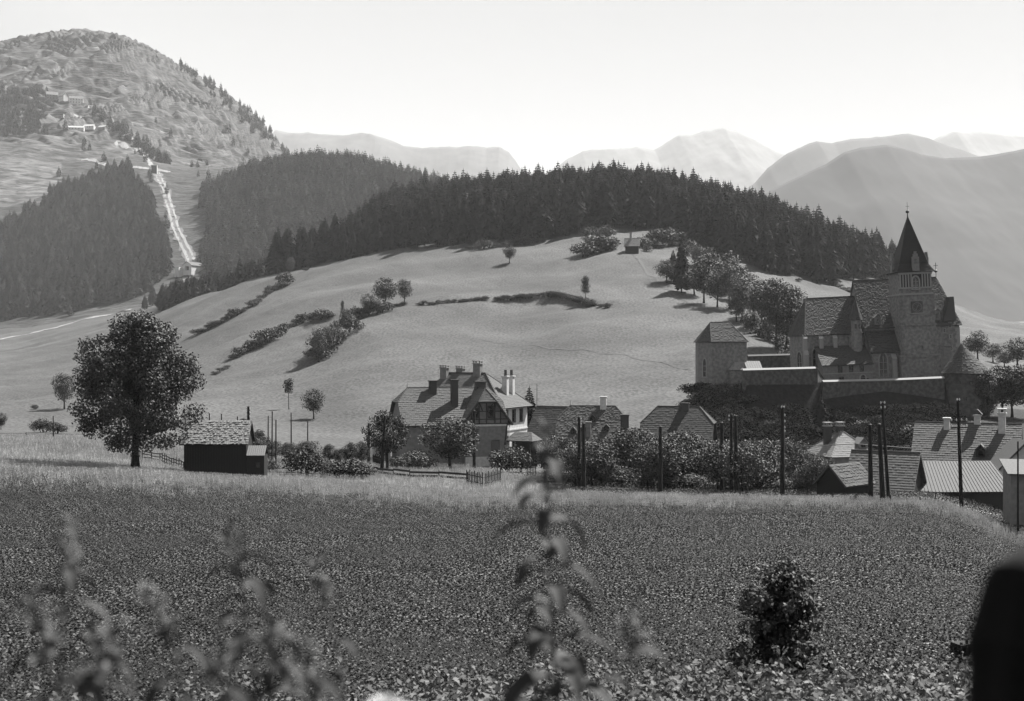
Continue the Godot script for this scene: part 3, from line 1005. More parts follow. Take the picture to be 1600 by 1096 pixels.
	s.fan([Vector3(e0.x, -2, -12), Vector3(ce.x, -2, -12), Vector3(ce.x, cy, -12), Vector3(e0.x, cy, -12)])
	obj("choir_wall", s, M.stone, root)
	r = roof(0.32, 0.22, 0.065, 0.95, 0.28)
	var ap := Vector3(cr.x, cr.y, -6.5)
	var P := [Vector3(ce.x - 0.1, cy - 0.5, -0.5), Vector3(cl.x - 0.45, cy - 0.5, -4.1), Vector3(cl.x - 0.45, cy - 0.5, -8.9), Vector3(ce.x - 0.1, cy - 0.5, -12.5)]
	r.plane(P[0], Vector3(e0.x, cy - 0.5, -0.5), Vector3(e0.x, cr.y + 0.1, -6.5), ap)
	r.plane(Vector3(e0.x, cy - 0.5, -12.5), P[3], ap, Vector3(e0.x, cr.y + 0.1, -6.5))
	for i in 3:
		r.plane(P[i + 1], P[i], ap, ap)
		r.cap(P[i], ap, 0.12)
	r.cap(ap, Vector3(e0.x, cr.y + 0.1, -6.5), 0.16)
	lay(r, root, M.shingle, M.shingle, "choir_roof")
	for q: float in [1262.0, 1287.0, 1309.0, 1334.0]:
		k = MB.new()
		var b: Vector3 = c.call(q, 590, 0.4); var t: Vector3 = c.call(q, 529, 0.4)
		k.span(Vector3(b.x - 0.45, -1.5, -0.97), Vector3(b.x + 0.45, t.y * 0.62, 0.45))
		k.span(Vector3(b.x - 0.4, t.y * 0.62, -0.97), Vector3(b.x + 0.4, t.y, -0.1))
		k.slab([Vector3(b.x - 0.45, t.y * 0.62, 0.5), Vector3(b.x + 0.45, t.y * 0.62, 0.5), Vector3(b.x + 0.45, t.y * 0.62 + 0.9, -0.1), Vector3(b.x - 0.45, t.y * 0.62 + 0.9, -0.1)], 0.1)
		k.slab([Vector3(b.x - 0.45, t.y, 0.0), Vector3(b.x + 0.45, t.y, 0.0), Vector3(b.x + 0.45, t.y + 0.8, -0.9), Vector3(b.x - 0.45, t.y + 0.8, -0.9)], 0.1)
		obj("buttress", k, M.dressed if q != 1334.0 else M.stone, root)
	k = MB.new()
	k.span(c.call(1292, 541, -0.95), c.call(1333, 536, -0.6))
	obj("string_course", k, M.plaster, root)
	var ax := Vector3(ce.x - cl.x, 0, 3.3).normalized()
	arch_window(root, Vector3(cl.x, 0.6, -4.3) + ax * 0.9, ax, 1.5, 5.6, 1.3, M.dressed)
	arch_window(root, Vector3(c.call(1270, 560, -1).x, 1.6, -1), Vector3.RIGHT, 1.3, 5.2, 1.2, M.dressed)
	# stair turret between choir and nave
	var tb: Vector3 = c.call(1342, 590, 0.6); var tt: Vector3 = c.call(1342, 500, 0.6); var ta: Vector3 = c.call(1339.5, 465, 0.6)
	k = MB.new()
	k.tube(Vector3(tb.x, -1, 0.3), Vector3(tb.x, tt.y - 2.6, 0.3), 1.15, 1.15, 8)
	k.tube(Vector3(tb.x, tt.y - 2.6, 0.3), Vector3(tb.x, tt.y, 0.3), 1.05, 1.05, 8)
	k.tube(Vector3(tb.x, tt.y - 2.75, 0.3), Vector3(tb.x, tt.y - 2.5, 0.3), 1.28, 1.28, 8)
	var tu := obj("stair_turret", k, M.stone, root)
	k = MB.new()
	for i in 3:
		var an := -0.75 + 0.75 * i
		k.box(Vector3(tb.x + 1.02 * sin(an + 0.39), tt.y - 1.3, 0.3 + 1.02 * cos(an + 0.39)), Vector3(0.32, 1.0, 0.06), Basis(Vector3.UP, an + 0.39))
	obj("pane", k, M.glass, tu)
	r = roof(0.4, 0.3, 0.05, 0.8, 0.25)
	for i in 8:
		var a0 := TAU * (i + 0.5) / 8; var a1 := TAU * (i + 1.5) / 8
		var q0 := Vector3(tb.x + 1.35 * sin(a0), tt.y, 0.3 + 1.35 * cos(a0)); var q1 := Vector3(tb.x + 1.35 * sin(a1), tt.y, 0.3 + 1.35 * cos(a1))
		r.plane(q0, q1, Vector3(tb.x, ta.y, 0.3), Vector3(tb.x, ta.y, 0.3))
	r.body.tube(Vector3(tb.x, ta.y - 0.2, 0.3), Vector3(tb.x, ta.y + 0.9, 0.3), 0.08, 0.02, 5)
	lay(r, root, M.shingle, M.shingle, "turret_roof")
	# two-storey sacristy
	var a0v: Vector3 = c.call(1287, 598, 4.5); var a1v: Vector3 = c.call(1363, 567, 4.5)
	var sw := a1v.x - a0v.x; var sh := a1v.y
	var holes := []
	for q: Array in [[1310, 583, 1316.5, 571], [1327, 582, 1333.5, 570], [1343.5, 581, 1350, 569], [1311, 596, 1319, 589], [1354, 596, 1358, 591]]:
		var lo: Vector3 = c.call(q[0], q[1], 4.5); var hi: Vector3 = c.call(q[2], q[3], 4.5)
		holes.append(Rect2(lo.x - a0v.x, lo.y + 2.0, hi.x - lo.x, hi.y - lo.y))
	s = MB.new()
	s.wall(Vector3(a0v.x, -2, 4.5), Vector3.RIGHT, sw, sh + 2.0, holes, 0.3)
	s.wall(Vector3(a1v.x, -2, 4.5), Vector3.FORWARD, 4.5, sh + 2.0, [], 0.3)
	s.wall(Vector3(a0v.x, -2, 0), Vector3.BACK, 4.5, sh + 2.0, [], 0.3)
	var top: Vector3 = c.call(1320, 540, -0.8)
	s.tri(Vector3(a0v.x, sh, -0.8), Vector3(a0v.x, sh, 4.5), Vector3(a0v.x, top.y - 0.2, -0.8))
	obj("sacristy_wall", s, M.plaster, root)
	for h: Rect2 in holes:
		window(root, Vector3(a0v.x, -2, 4.5), Vector3.RIGHT, h, 0.2, 2, 2 if h.size.y > 1.2 else 1, M.timber)
	k = MB.new()
	var sc: Vector3 = c.call(1320, 584, 4.5)
	k.span(Vector3(a0v.x - 0.05, sc.y, 4.45), Vector3(a1v.x, sc.y + 0.16, 4.6))
	obj("string_course", k, M.dressed, root)
	arch_window(root, Vector3(c.call(1345, 590, 4.5).x, c.call(1345, 597, 4.5).y, 4.5), Vector3.RIGHT, 0.95, 1.35, 0.45, M.dressed, 0, 0.06)
	r = roof(0.4, 0.34, 0.06, 0.8, 0.25)
	r.plane(Vector3(a0v.x - 0.3, sh - 0.2, 5.0), Vector3(a1v.x + 0.2, sh - 0.2, 5.0), Vector3(a1v.x + 0.2, top.y, -0.8), Vector3(a0v.x - 0.3, top.y, -0.8))
	lay(r, root, M.dark_tile, M.dark_tile, "sacristy_roof")
	# side chapel between sacristy and tower
	var b0: Vector3 = c.call(1364, 592, 3); var b1: Vector3 = c.call(1411, 548, 3)
	s = MB.new()
	s.wall(Vector3(b0.x, -2, 3), Vector3.RIGHT, b1.x - b0.x, b1.y + 2.0, [])
	s.wall(Vector3(b0.x, -2, 0), Vector3.BACK, 3.0, b1.y + 2.0, [])
	var bt: Vector3 = c.call(1385, 514, -0.3)
	s.tri(Vector3(b0.x, b1.y, -0.3), Vector3(b0.x, b1.y, 3), Vector3(b0.x, bt.y - 0.2, -0.3))
	obj("side_chapel_wall", s, M.stone, root)
	arch_window(root, Vector3(c.call(1375.5, 590, 3).x, c.call(1375, 589, 3).y, 3), Vector3.RIGHT, 1.5, 4.8, 1.2, M.dressed)
	k = MB.new()
	var bb: Vector3 = c.call(1399, 590, 3.6)
	k.span(Vector3(bb.x - 0.45, -1.5, 2.9), Vector3(bb.x + 0.45, b1.y * 0.72, 3.9))
	k.slab([Vector3(bb.x - 0.5, b1.y * 0.72, 4.0), Vector3(bb.x + 0.5, b1.y * 0.72, 4.0), Vector3(bb.x + 0.5, b1.y * 0.9, 3.0), Vector3(bb.x - 0.5, b1.y * 0.9, 3.0)], 0.12)
	obj("buttress", k, M.dressed, root)
	r = roof(0.42, 0.34, 0.06, 0.8, 0.25)
	r.plane(Vector3(b0.x - 0.3, b1.y - 0.25, 3.5), Vector3(b1.x + 0.2, b1.y - 0.25, 3.5), Vector3(b1.x + 0.2, bt.y, -0.3), Vector3(b0.x - 0.3, bt.y, -0.3))
	lay(r, root, M.dark_tile, M.dark_tile, "side_chapel_roof")
	# west end of the nave: quoins, a drain pipe and slits
	for q: Array in [[1483, 512], [1484, 530], [1485, 548], [1474, 520]]:
		var w0: Vector3 = c.call(q[0], q[1], 0)
		window(root, Vector3(w0.x, w0.y, 0.12), Vector3.RIGHT, Rect2(0, 0, 0.45, 0.9), 0.05, 1, 1, M.dressed, 0.15)
	k = MB.new()
	for i in 13:
		k.span(Vector3(e1.x - (0.9 if i % 2 == 0 else 0.55), i * 0.82 - 0.6, -0.4), Vector3(e1.x + 0.06, i * 0.82 + 0.16, 0.07))
	stuff(obj("quoins", k, M.dressed, root))
	tower(root, c)

func tower(root: Node3D, c: Callable) -> void:
	var zf := 5.0
	var s := MB.new()
	var levels := [[1410, 1465, 556, 640], [1410.5, 1463.5, 507, 556], [1407.5, 1460.5, 459, 507], [1405, 1456, 423, 459]]
	var wid := []
	for l: Array in levels:
		var a: Vector3 = c.call(l[0], l[3], zf); var b: Vector3 = c.call(l[1], l[2], zf)
		var m: Vector3 = c.call((l[0] + l[1]) / 2.0, (l[2] + l[3]) / 2.0, zf)
		var w: float = (l[1] - l[0]) / F * 245.0
		wid.append([m.x - w / 2.0, m.x + w / 2.0, maxf(a.y, -2.0), b.y, w])
		s.span(Vector3(m.x - w / 2.0, maxf(a.y, -2.0), zf - w), Vector3(m.x + w / 2.0, b.y, zf))
	obj("tower_shaft", s, M.stone, root)
	for i in [0, 1, 2]:
		var k := MB.new()
		var l: Array = wid[i]
		k.span(Vector3(l[0] - 0.2, l[3] - 0.12, zf - l[4] - 0.2), Vector3(l[1] + 0.2, l[3] + 0.25, zf + 0.25))
		obj("cornice", k, M.dressed if i == 2 else M.stone, root)
	# quoins on the two visible edges
	var q := MB.new()
	for i in [0, 1, 2]:
		var l: Array = wid[i]
		var n := int((l[3] - l[2]) / 0.8)
		for j in n:
			for sd: float in [0.0, 1.0]:
				var w := 0.95 if j % 2 == 0 else 0.6
				var x: float = l[0] - 0.05 if sd == 0.0 else l[1] + 0.05 - w
				q.tone = 0.75 + 0.4 * rng.randf()
				q.span(Vector3(x, l[2] + j * 0.8, zf - 0.3), Vector3(x + w, l[2] + j * 0.8 + 0.74, zf + 0.05))
	stuff(obj("quoins", q, M.stone, root))
	# small openings
	for p: Array in [[1437, 548, 0.7, 1.0], [1438, 585, 0.8, 1.0]]:
		var o: Vector3 = c.call(p[0], p[1], zf)
		window(root, Vector3(o.x, o.y, zf + 0.1), Vector3.RIGHT, Rect2(0, 0, p[2], p[3]), 0.06, 1, 1, M.stone, 0.16)
	# belfry: blind arcade and traceried window
	var bl: Array = wid[3]
	q = MB.new()
	var n := 11
	for i in n + 1:
		var x: float = lerpf(bl[0] + 0.25, bl[1] - 0.25, float(i) / n)
		if absf(x - (bl[0] + bl[1]) / 2.0 - 0.2) > 1.0:
			q.span(Vector3(x - 0.13, bl[2] + 1.2, zf - 0.05), Vector3(x + 0.13, bl[3] - 0.6, zf + 0.22))
	q.span(Vector3(bl[0] - 0.1, bl[3] - 0.6, zf - 0.1), Vector3(bl[1] + 0.1, bl[3], zf + 0.26))
	q.span(Vector3(bl[0] - 0.1, bl[2] + 0.9, zf - 0.1), Vector3(bl[1] + 0.1, bl[2] + 1.2, zf + 0.24))
	obj("blind_arcade", q, M.dressed, root)
	q = MB.new()
	q.span(Vector3(bl[0] + 0.3, bl[2] + 1.2, zf - 0.05), Vector3(bl[1] - 0.3, bl[3] - 0.6, zf + 0.015))
	obj("painted_arcade_shade", q, M.slate, root)  # dark panel between the ribs, painting the shade of deep recesses
	var bw: Vector3 = c.call(1426.5, 452, zf)
	arch_window(root, Vector3(bw.x, bw.y, zf + 0.02), Vector3.RIGHT, 1.2, 2.5, 0.8, M.dressed, 1, 0.3)
	# clock
	var ck: Vector3 = c.call(1433, 480, zf)
	var face := MB.new()
	face.box(Vector3(ck.x, ck.y, zf + 0.06), Vector3(2.3, 2.3, 0.12))
	var clock := obj("clock", face, M.old_stone, root)
	var ring := MB.new()
	for i in 24:
		var a := TAU * i / 24.0; var b := TAU * (i + 1) / 24.0
		var o := Vector3(ck.x, ck.y, zf + 0.16)
		ring.quad(o + Vector3(cos(a), sin(a), 0) * 0.86, o + Vector3(cos(a), sin(a), 0) * 0.98, o + Vector3(cos(b), sin(b), 0) * 0.98, o + Vector3(cos(b), sin(b), 0) * 0.86)
	for i in 12:
		var a := TAU * i / 12.0
		ring.box(Vector3(ck.x + sin(a) * 0.7, ck.y + cos(a) * 0.7, zf + 0.15), Vector3(0.09, 0.24, 0.03), Basis(Vector3.BACK, -a))
	obj("hour_marks", ring, M.plaster, clock)
	var hand := MB.new()
	hand.box(Vector3(ck.x + 0.18, ck.y + 0.22, zf + 0.19), Vector3(0.12, 0.6, 0.03), Basis(Vector3.BACK, -0.7))
	hand.box(Vector3(ck.x - 0.1, ck.y - 0.3, zf + 0.19), Vector3(0.09, 0.75, 0.03), Basis(Vector3.BACK, -0.3))
	obj("clock_hand", hand, M.plaster, clock)
	var sill := MB.new()
	sill.box(Vector3(ck.x, ck.y - 1.25, zf + 0.15), Vector3(2.8, 0.2, 0.3))
	obj("ledge", sill, M.dressed, clock)
	# spire
	var cx: float = (bl[0] + bl[1]) / 2.0
	var h: float = bl[4] / 2.0
	var zc: float = zf - h
	var by: float = bl[3]
	var ap: Vector3 = c.call(1418.5, 338, zc)
	var r := roof(0.42, 0.34, 0.035, 0.6, 0.25)
	var e := h + 0.55; var m := h * 0.86
	var B := [Vector3(cx - e, by - 0.1, zc + e), Vector3(cx + e, by - 0.1, zc + e), Vector3(cx + e, by - 0.1, zc - e), Vector3(cx - e, by - 0.1, zc - e)]
	var C := [Vector3(cx - m, by + 1.6, zc + m), Vector3(cx + m, by + 1.6, zc + m), Vector3(cx + m, by + 1.6, zc - m), Vector3(cx - m, by + 1.6, zc - m)]
	var A := Vector3(ap.x, ap.y, zc)
	for i in 4:
		var j := (i + 1) % 4
		r.plane(B[i], B[j], C[j], C[i])
		r.plane(C[i], C[j], A, A)
		r.body.tube(C[i], A, 0.1, 0.06, 5)
	lay(r, root, M.spire, M.spire, "spire")
	var k := MB.new()
	k.tube(A - Vector3(0, 0.6, 0), A + Vector3(0, 0.8, 0), 0.16, 0.06, 6)
	for i in 5:
		k.tube(A + Vector3(0, 0.55 + 0.14 * i, 0), A + Vector3(0, 0.69 + 0.14 * i, 0), [0.08, 0.28, 0.38, 0.38, 0.28][i], [0.28, 0.38, 0.38, 0.28, 0.08][i], 10)
	k.tube(A + Vector3(0, 1.1, 0), A + Vector3(0, 2.9, 0), 0.05, 0.03, 5)
	k.beam(A + Vector3(-0.35, 2.0, 0), A + Vector3(0.4, 2.0, 0), 0.05, 0.05)
	obj("finial", k, M.iron, root)
	# stepped gablets at the foot of the spire
	for i in 4:
		var t := Basis(Vector3.UP, PI / 2.0 * i)
		var g := MB.new()
		var w0: Vector3 = Vector3(cx, by, zc) + t * Vector3(0.1, 0, h + 0.25)
		g.box(w0 + Vector3(0, 1.45, 0), Vector3(1.4, 2.9, 0.5) if i % 2 == 0 else Vector3(0.5, 2.9, 1.4))
		g.box(w0 + Vector3(0, 3.2, 0), Vector3(0.9, 0.6, 0.5) if i % 2 == 0 else Vector3(0.5, 0.6, 0.9))
		g.box(w0 + Vector3(0, 3.75, 0), Vector3(0.45, 0.5, 0.5) if i % 2 == 0 else Vector3(0.5, 0.5, 0.45))
		var gab := obj("stepped_gablet", g, M.plaster, root)
		var p := MB.new()
		p.box(w0 + t * Vector3(0, 2.0, 0.26), Vector3(0.55, 0.9, 0.04), t)
		obj("pane", p, M.glass, gab)

func coped_wall(called: String, label: String, pts: Array, base: float, thick: float, cope: Material, wm: Material) -> Node3D:
	# a wall through the given points on its top line, with a roofed coping
	var o: Vector3 = pts[0]
	var root := thing(called, label, "wall", Vector3(o.x, base, o.z))
	var s := MB.new()
	var k := MB.new()
	for i in pts.size() - 1:
		var a: Vector3 = pts[i] - root.position; var b: Vector3 = pts[i + 1] - root.position
		var t := (b - a); t.y = 0
		t = t.normalized()
		var m := Vector3(t.z, 0, -t.x) * -1.0
		if m.z < 0: m = -m
		var h := m * thick / 2.0
		var A := Vector3(a.x, -2, a.z); var B := Vector3(b.x, -2, b.z)
		s.quad(A + h, B + h, b + h, a + h) if (B - A).x > 0 else s.quad(B + h, A + h, a + h, b + h)
		s.quad(B - h, A - h, a - h, b - h) if (B - A).x > 0 else s.quad(A - h, B - h, b - h, a - h)
		s.quad(A - h, A + h, a + h, a - h); s.quad(B + h, B - h, b - h, b + h)
		var u := Vector3.UP * 0.35
		var f := m * (thick / 2.0 + 0.18)
		if (B - A).x > 0:
			k.slab([a + f, b + f, b + u, a + u], 0.12)
			k.slab([b - f, a - f, a + u, b + u], 0.12)
		else:
			k.slab([b + f, a + f, a + u, b + u], 0.12)
			k.slab([a - f, b - f, b + u, a + u], 0.12)
	obj("wall", s, wm, root)
	obj("coping", k, cope, root)
	return root

func village() -> void:
	# --- around the church
	var w := coped_wall("churchyard_wall", "tall dark churchyard wall beside the low chapel, with pale coping", [at(1160, 579, 236), at(1274, 576, 236), at(1284, 592, 240.5)], -14.0, 1.0, M.dressed, M.old_stone)
	window(w, at(1183, 612, 235.48) - w.position, Vector3.RIGHT, Rect2(0, 0, 0.7, 1.6), 0.03, 1, 2, M.old_stone, 0.25)
	coped_wall("churchyard_wall", "long low churchyard wall in front of the church tower, ending at the round tower", [at(1285, 597, 235), at(1380, 595, 235.5), at(1475, 591, 235)], -14.0, 1.0, M.dressed, M.old_stone)
	coped_wall("churchyard_wall", "dark rear wall with tiled top between low chapel and choir", [at(1168, 557, 264), at(1244, 555, 264)], -9.0, 1.2, M.dark_tile, M.old_stone)
	var lean := thing("lean_to", "small lean-to with pale board roof behind the churchyard wall", "shed", Vector3(at(1168, 590, 242).x, -6.0, -242))
	var mb := MB.new()
	mb.span(Vector3(0, -1, -3), Vector3(3.1, 1.9, 0))
	obj("wall", mb, M.old_stone, lean)
	for i in 7:
		mb = MB.new()
		mb.slab([Vector3(-0.1 + i * 0.46, 2.1, 0.4), Vector3(0.33 + i * 0.46, 2.1, 0.4), Vector3(0.33 + i * 0.46, 3.9, -3.2), Vector3(-0.1 + i * 0.46, 3.9, -3.2)], 0.04 + 0.03 * (i % 2))
		obj("plank", mb, M.pale_wood, lean)
	# ossuary chapel
	var d := 245.0
	var base := -8.9
	var oc := thing("ossuary_chapel", "small grey chapel with hipped shingle roof left of the church", "chapel", Vector3(at(1112, 0, d).x, base, -d))
	var X := func(p: float) -> float: return (p - 1112.0) / F * d
	var ht := (548.0 - 532.0) / F * d - base
	var rt := (548.0 - 504.0) / F * (d + 3.5) - base
	var pl := [Vector3(X.call(1095), 0, -3.2), Vector3(0, 0, 0), Vector3(X.call(1167), 0, 0), Vector3(X.call(1168), 0, -7), Vector3(X.call(1095), 0, -7)]
	mb = MB.new()
	for i in 5:
		var a: Vector3 = pl[i]; var b: Vector3 = pl[(i + 1) % 5]
		mb.quad(a - Vector3(0, 3, 0), b - Vector3(0, 3, 0), b + Vector3(0, ht, 0), a + Vector3(0, ht, 0))
	obj("wall", mb, M.stone, oc)
	var ux: Vector3 = (pl[1] - pl[0]).normalized()
	arch_window(oc, pl[0] + ux * 1.5 + Vector3(0, 3.6, 0), ux, 0.9, 3.6, 0.9, M.dressed, 0)
	window(oc, pl[0] + ux * 1.4 + ux.cross(Vector3.UP) * 0.1, ux, Rect2(0, 0.5, 0.8, 1.0), 0.05, 1, 1, M.dressed, 0.2)
	window(oc, Vector3(1.6, 1.2, 0.1), Vector3.RIGHT, Rect2(0, 0, 0.5, 0.9), 0.05, 1, 1, M.stone, 0.15)
	mb = MB.new()
	mb.box(pl[0].lerp(pl[1], 0.5) + Vector3(0, 2.4, 0) + ux.cross(Vector3.UP) * 0.05, Vector3((pl[1] - pl[0]).length(), 0.18, 0.2), Basis(ux, Vector3.UP, ux.cross(Vector3.UP)))
	obj("string_course", mb, M.dressed, oc)
	mb = MB.new()
	mb.slab([Vector3(X.call(1136), 5.0, 1.6), Vector3(X.call(1166), 5.0, 1.6), Vector3(X.call(1166), 6.6, 0.02), Vector3(X.call(1148), 6.6, 0.02)], 0.15)
	mb.span(Vector3(X.call(1140), -2, 0.03), Vector3(X.call(1166), 5.0, 1.3))
	obj("porch", mb, M.stone, oc)
	var r := roof(0.4, 0.34, 0.06, 0.8, 0.25)
	var o := 0.4
	var q := [Vector3(X.call(1093) - 0.1, ht - 0.3, -3.0), Vector3(-0.15, ht - 0.3, o), Vector3(X.call(1169), ht - 0.3, o), Vector3(X.call(1169), ht - 0.3, -7.4), Vector3(X.call(1093) - 0.1, ht - 0.3, -7.4)]
	var t0 := Vector3(X.call(1114), rt, -3.5); var t1 := Vector3(X.call(1144), rt + 0.1, -3.5)
	r.plane(q[1], q[2], t1, t0); r.plane(q[0], q[1], t0, t0); r.plane(q[2], q[3], t1, t1); r.plane(q[3], q[4], t0, t1); r.plane(q[4], q[0], t0, t0)
	r.cap(t0, t1); r.cap(q[1], t0); r.cap(q[2], t1)
	lay(r, oc, M.shingle, M.shingle)
	# round defence tower
	d = 236.0
	var rtw := thing("round_tower", "round defence tower with conical shingle roof at the wall's right end", "tower", Vector3(at(1510, 0, d).x, -11.5, -d))
	mb = MB.new()
	mb.tube(Vector3(0, -3, 0), Vector3(0, 7.3, 0), 4.35, 4.2, 24)
	obj("wall", mb, M.old_stone, rtw)
	for a: float in [-0.62, -0.12]:
		var tb := Basis(Vector3.UP, a)
		window(rtw, tb * Vector3(-0.4, 5.0, 4.3), tb * Vector3.RIGHT, Rect2(0, 0, 0.8, 0.8), 0.04, 1, 1, M.old_stone, 0.15)
	window(rtw, Basis(Vector3.UP, -0.3) * Vector3(-0.4, 1.8, 4.34), Basis(Vector3.UP, -0.3) * Vector3.RIGHT, Rect2(0, 0, 0.7, 0.9), 0.04, 1, 1, M.old_stone, 0.15)
	r = roof(0.42, 0.34, 0.06, 0.8, 0.25)
	for i in 24:
		var a0 := TAU * i / 24.0; var a1 := TAU * (i + 1) / 24.0
		var lo0 := Vector3(sin(a0) * 4.75, 7.1, cos(a0) * 4.75); var lo1 := Vector3(sin(a1) * 4.75, 7.1, cos(a1) * 4.75)
		var mi0 := Vector3(sin(a0) * 2.1 - 0.45, 10.2, cos(a0) * 2.1); var mi1 := Vector3(sin(a1) * 2.1 - 0.45, 10.2, cos(a1) * 2.1)
		r.plane(lo0, lo1, mi1, mi0)
		r.plane(mi0, mi1, Vector3(-0.9, 12.9, 0), Vector3(-0.9, 12.9, 0))
	lay(r, rtw, M.shingle, M.shingle)
	var cc := thing("gate_lodge", "narrow plastered stack with pale chimney beside the round tower", "chimney", Vector3(at(1479, 0, 240).x, -5.9, -240))
	mb = MB.new()
	mb.span(Vector3(-0.75, -2, -0.75), Vector3(0.75, 6.2, 0.75))
	obj("shaft", mb, M.plaster, cc)
	mb = MB.new()
	mb.span(Vector3(-0.9, 6.2, -0.9), Vector3(0.9, 6.45, 0.9))
	for i in 4:
		mb.span(Vector3(-0.7 + 0.4 * i, 6.45, -0.6), Vector3(-0.5 + 0.4 * i, 6.75, 0.6))
	mb.span(Vector3(-0.8, 6.75, -0.8), Vector3(0.8, 6.9, 0.8))
	obj("chimney_cap", mb, M.plaster, cc)
	# --- roofs below the church, left to right
	var barn := thing("barn", "dark tiled barn roof right of the white-walled house", "barn", Vector3(at(822, 0, 186).x, -15.5, -186), -0.5)
	gable_house(barn, 7.6, 9.0, 1.9, 4.9, 0.5, M.old_stone, M.dark_tile, M.dark_tile, roof(0.36, 0.3, 0.05))
	d = 178.0
	var dh := thing("dormer_house", "house with rough shingle roof, four small dormers and two chimneys", "house", Vector3(at(872, 0, d).x, -16.0, -d), -0.12)
	gable_house(dh, 9.6, 9.4, 2.6, 5.1, 0.5, M.plaster, M.shingle, M.shingle, roof(0.32, 0.24, 0.06, 0.9, 0.22), [], 0.4)
	for p: Array in [[2.2, 3.9, -1.6], [4.9, 5.7, -3.2], [7.0, 4.4, -1.9], [3.6, 4.3, -1.9]]:
		dormer(dh, Vector3(p[0], p[1] - 0.2, p[2] + 0.6), 0.75, 0.6, 1.4, M.timber, M.shingle)
	chimney(dh, Vector3(6.4, 7.4, -4.6), 0.9, 0.9, 1.6, M.white)
	chimney(dh, Vector3(9.7, 3.9, -1.2), 1.2, 1.0, 2.6, M.brick)
	chimney(dh, Vector3(4.4, 3.5, -1.0), 0.7, 0.7, 1.9, M.plaster)
	d = 168.0
	var hh := thing("hipped_house", "house with dark tiled half-hipped roof half hidden behind fruit trees", "house", Vector3(at(1002, 0, d).x, -16.2, -d), -0.25)
	gable_house(hh, 9.2, 9.6, 3.2, 5.1, 0.5, M.timber, M.dark_tile, M.dark_tile, roof(0.36, 0.3, 0.05), [], 0.45)
	chimney(hh, Vector3(5.6, 7.7, -4.6), 1.0, 0.8, 1.0, M.brick)
	var gs := thing("white_gabled_shed", "tiny shed with two white gable boards above the orchard", "shed", Vector3(at(1074, 0, 158).x, -16.0, -158), 0.1)
	mb = MB.new()
	mb.span(Vector3(0, -1, -2), Vector3(2.0, 4.4, 0))
	obj("wall", mb, M.timber, gs)
	for x: float in [0.0, 1.5]:
		mb = MB.new()
		mb.slab([Vector3(x - 0.3, 4.3, 0.1), Vector3(x + 0.5, 4.3, 0.1), Vector3(x + 0.1, 5.1, 0.06)], 0.05)
		obj("gable_board", mb, M.white, gs)
	d = 150.0
	var wr := thing("white_roofed_house", "house with pale sunlit hipped roof and two capped chimneys above orchard", "house", Vector3(at(1301, 0, d).x, -15.8, -d), 0.28)
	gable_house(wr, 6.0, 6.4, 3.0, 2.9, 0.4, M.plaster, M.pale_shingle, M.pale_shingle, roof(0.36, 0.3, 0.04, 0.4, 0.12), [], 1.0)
	for x: float in [1.2, 3.0]:
		chimney(wr, Vector3(x, 5.2, -3.2), 0.75, 0.75, 1.0, M.brick, 0.3, M.dressed)
	dormer(wr, Vector3(4.6, 3.6, -0.4), 1.2, 0.7, 1.5, M.plaster, M.pale_shingle)
	# big barn roof at right with smaller roofs in front
	d = 116.0
	var big := thing("long_house", "long house with large tiled roof, tall pale chimneys and gabled dormer at right", "house", Vector3(at(1430, 0, d + 2).x, -14.6, -d - 2.0), -0.42)
	gable_house(big, 9.0, 9.6, 3.4, 4.0, 0.5, M.plaster, M.tile, M.tile, roof(0.3, 0.24, 0.05, 0.3, 0.10), [], 0.0)
	chimney(big, Vector3(2.6, 6.9, -4.2), 0.55, 0.55, 0.9, M.white)
	var ch: Node3D = chimney(big, Vector3(5.4, 7.2, -4.9), 0.6, 0.6, 0.9, M.white)
	mb = MB.new()
	mb.slab([Vector3(4.95, 8.25, -4.4), Vector3(4.95, 8.25, -5.4), Vector3(5.4, 8.75, -5.4), Vector3(5.4, 8.75, -4.4)].duplicate(), 0.06)
	mb.slab([Vector3(5.85, 8.25, -5.4), Vector3(5.85, 8.25, -4.4), Vector3(5.4, 8.75, -4.4), Vector3(5.4, 8.75, -5.4)], 0.06)
	obj("chimney_hood", mb, M.tile, ch)
	chimney(big, Vector3(7.7, 6.6, -4.0), 0.65, 0.65, 1.8, M.white, 0.3)
	dormer(big, Vector3(5.9, 4.4, -0.9), 0.8, 0.8, 1.3, M.timber, M.tile)
	var wgh := thing("white_gable_house", "white gabled house with one window at the right edge", "house", Vector3(at(1561, 0, 112).x, -14.6, -112), -0.1)
	mb = MB.new()
	mb.wall(Vector3(0, -1, 0), Vector3.RIGHT, 5.0, 4.6, [Rect2(2.1, 3.0, 0.5, 0.9)])
	mb.tri(Vector3(0, 3.6, 0), Vector3(5, 3.6, 0), Vector3(2.5, 6.1, 0))
	mb.wall(Vector3(0, -1, -4), Vector3.BACK, 4.0, 4.6, [])
	mb.wall(Vector3(5, -1, 0), Vector3.FORWARD, 4.0, 4.6, [])
	obj("wall", mb, M.white, wgh)
	window(wgh, Vector3(0, -1, 0), Vector3.RIGHT, Rect2(2.1, 3.0, 0.5, 0.9), 0.15, 2, 2, M.timber)
	r = roof(0.3, 0.26, 0.05)
	r.plane(Vector3(-0.4, 3.2, 0.3), Vector3(-0.4, 3.2, -4), Vector3(2.5, 6.2, -4), Vector3(2.5, 6.2, 0.3))
	r.plane(Vector3(5.4, 3.2, -4), Vector3(5.4, 3.2, 0.3), Vector3(2.5, 6.2, 0.3), Vector3(2.5, 6.2, -4))
	lay(r, wgh, M.tile, M.tile)
	# low annex with a standing-seam roof
	d = 106.0
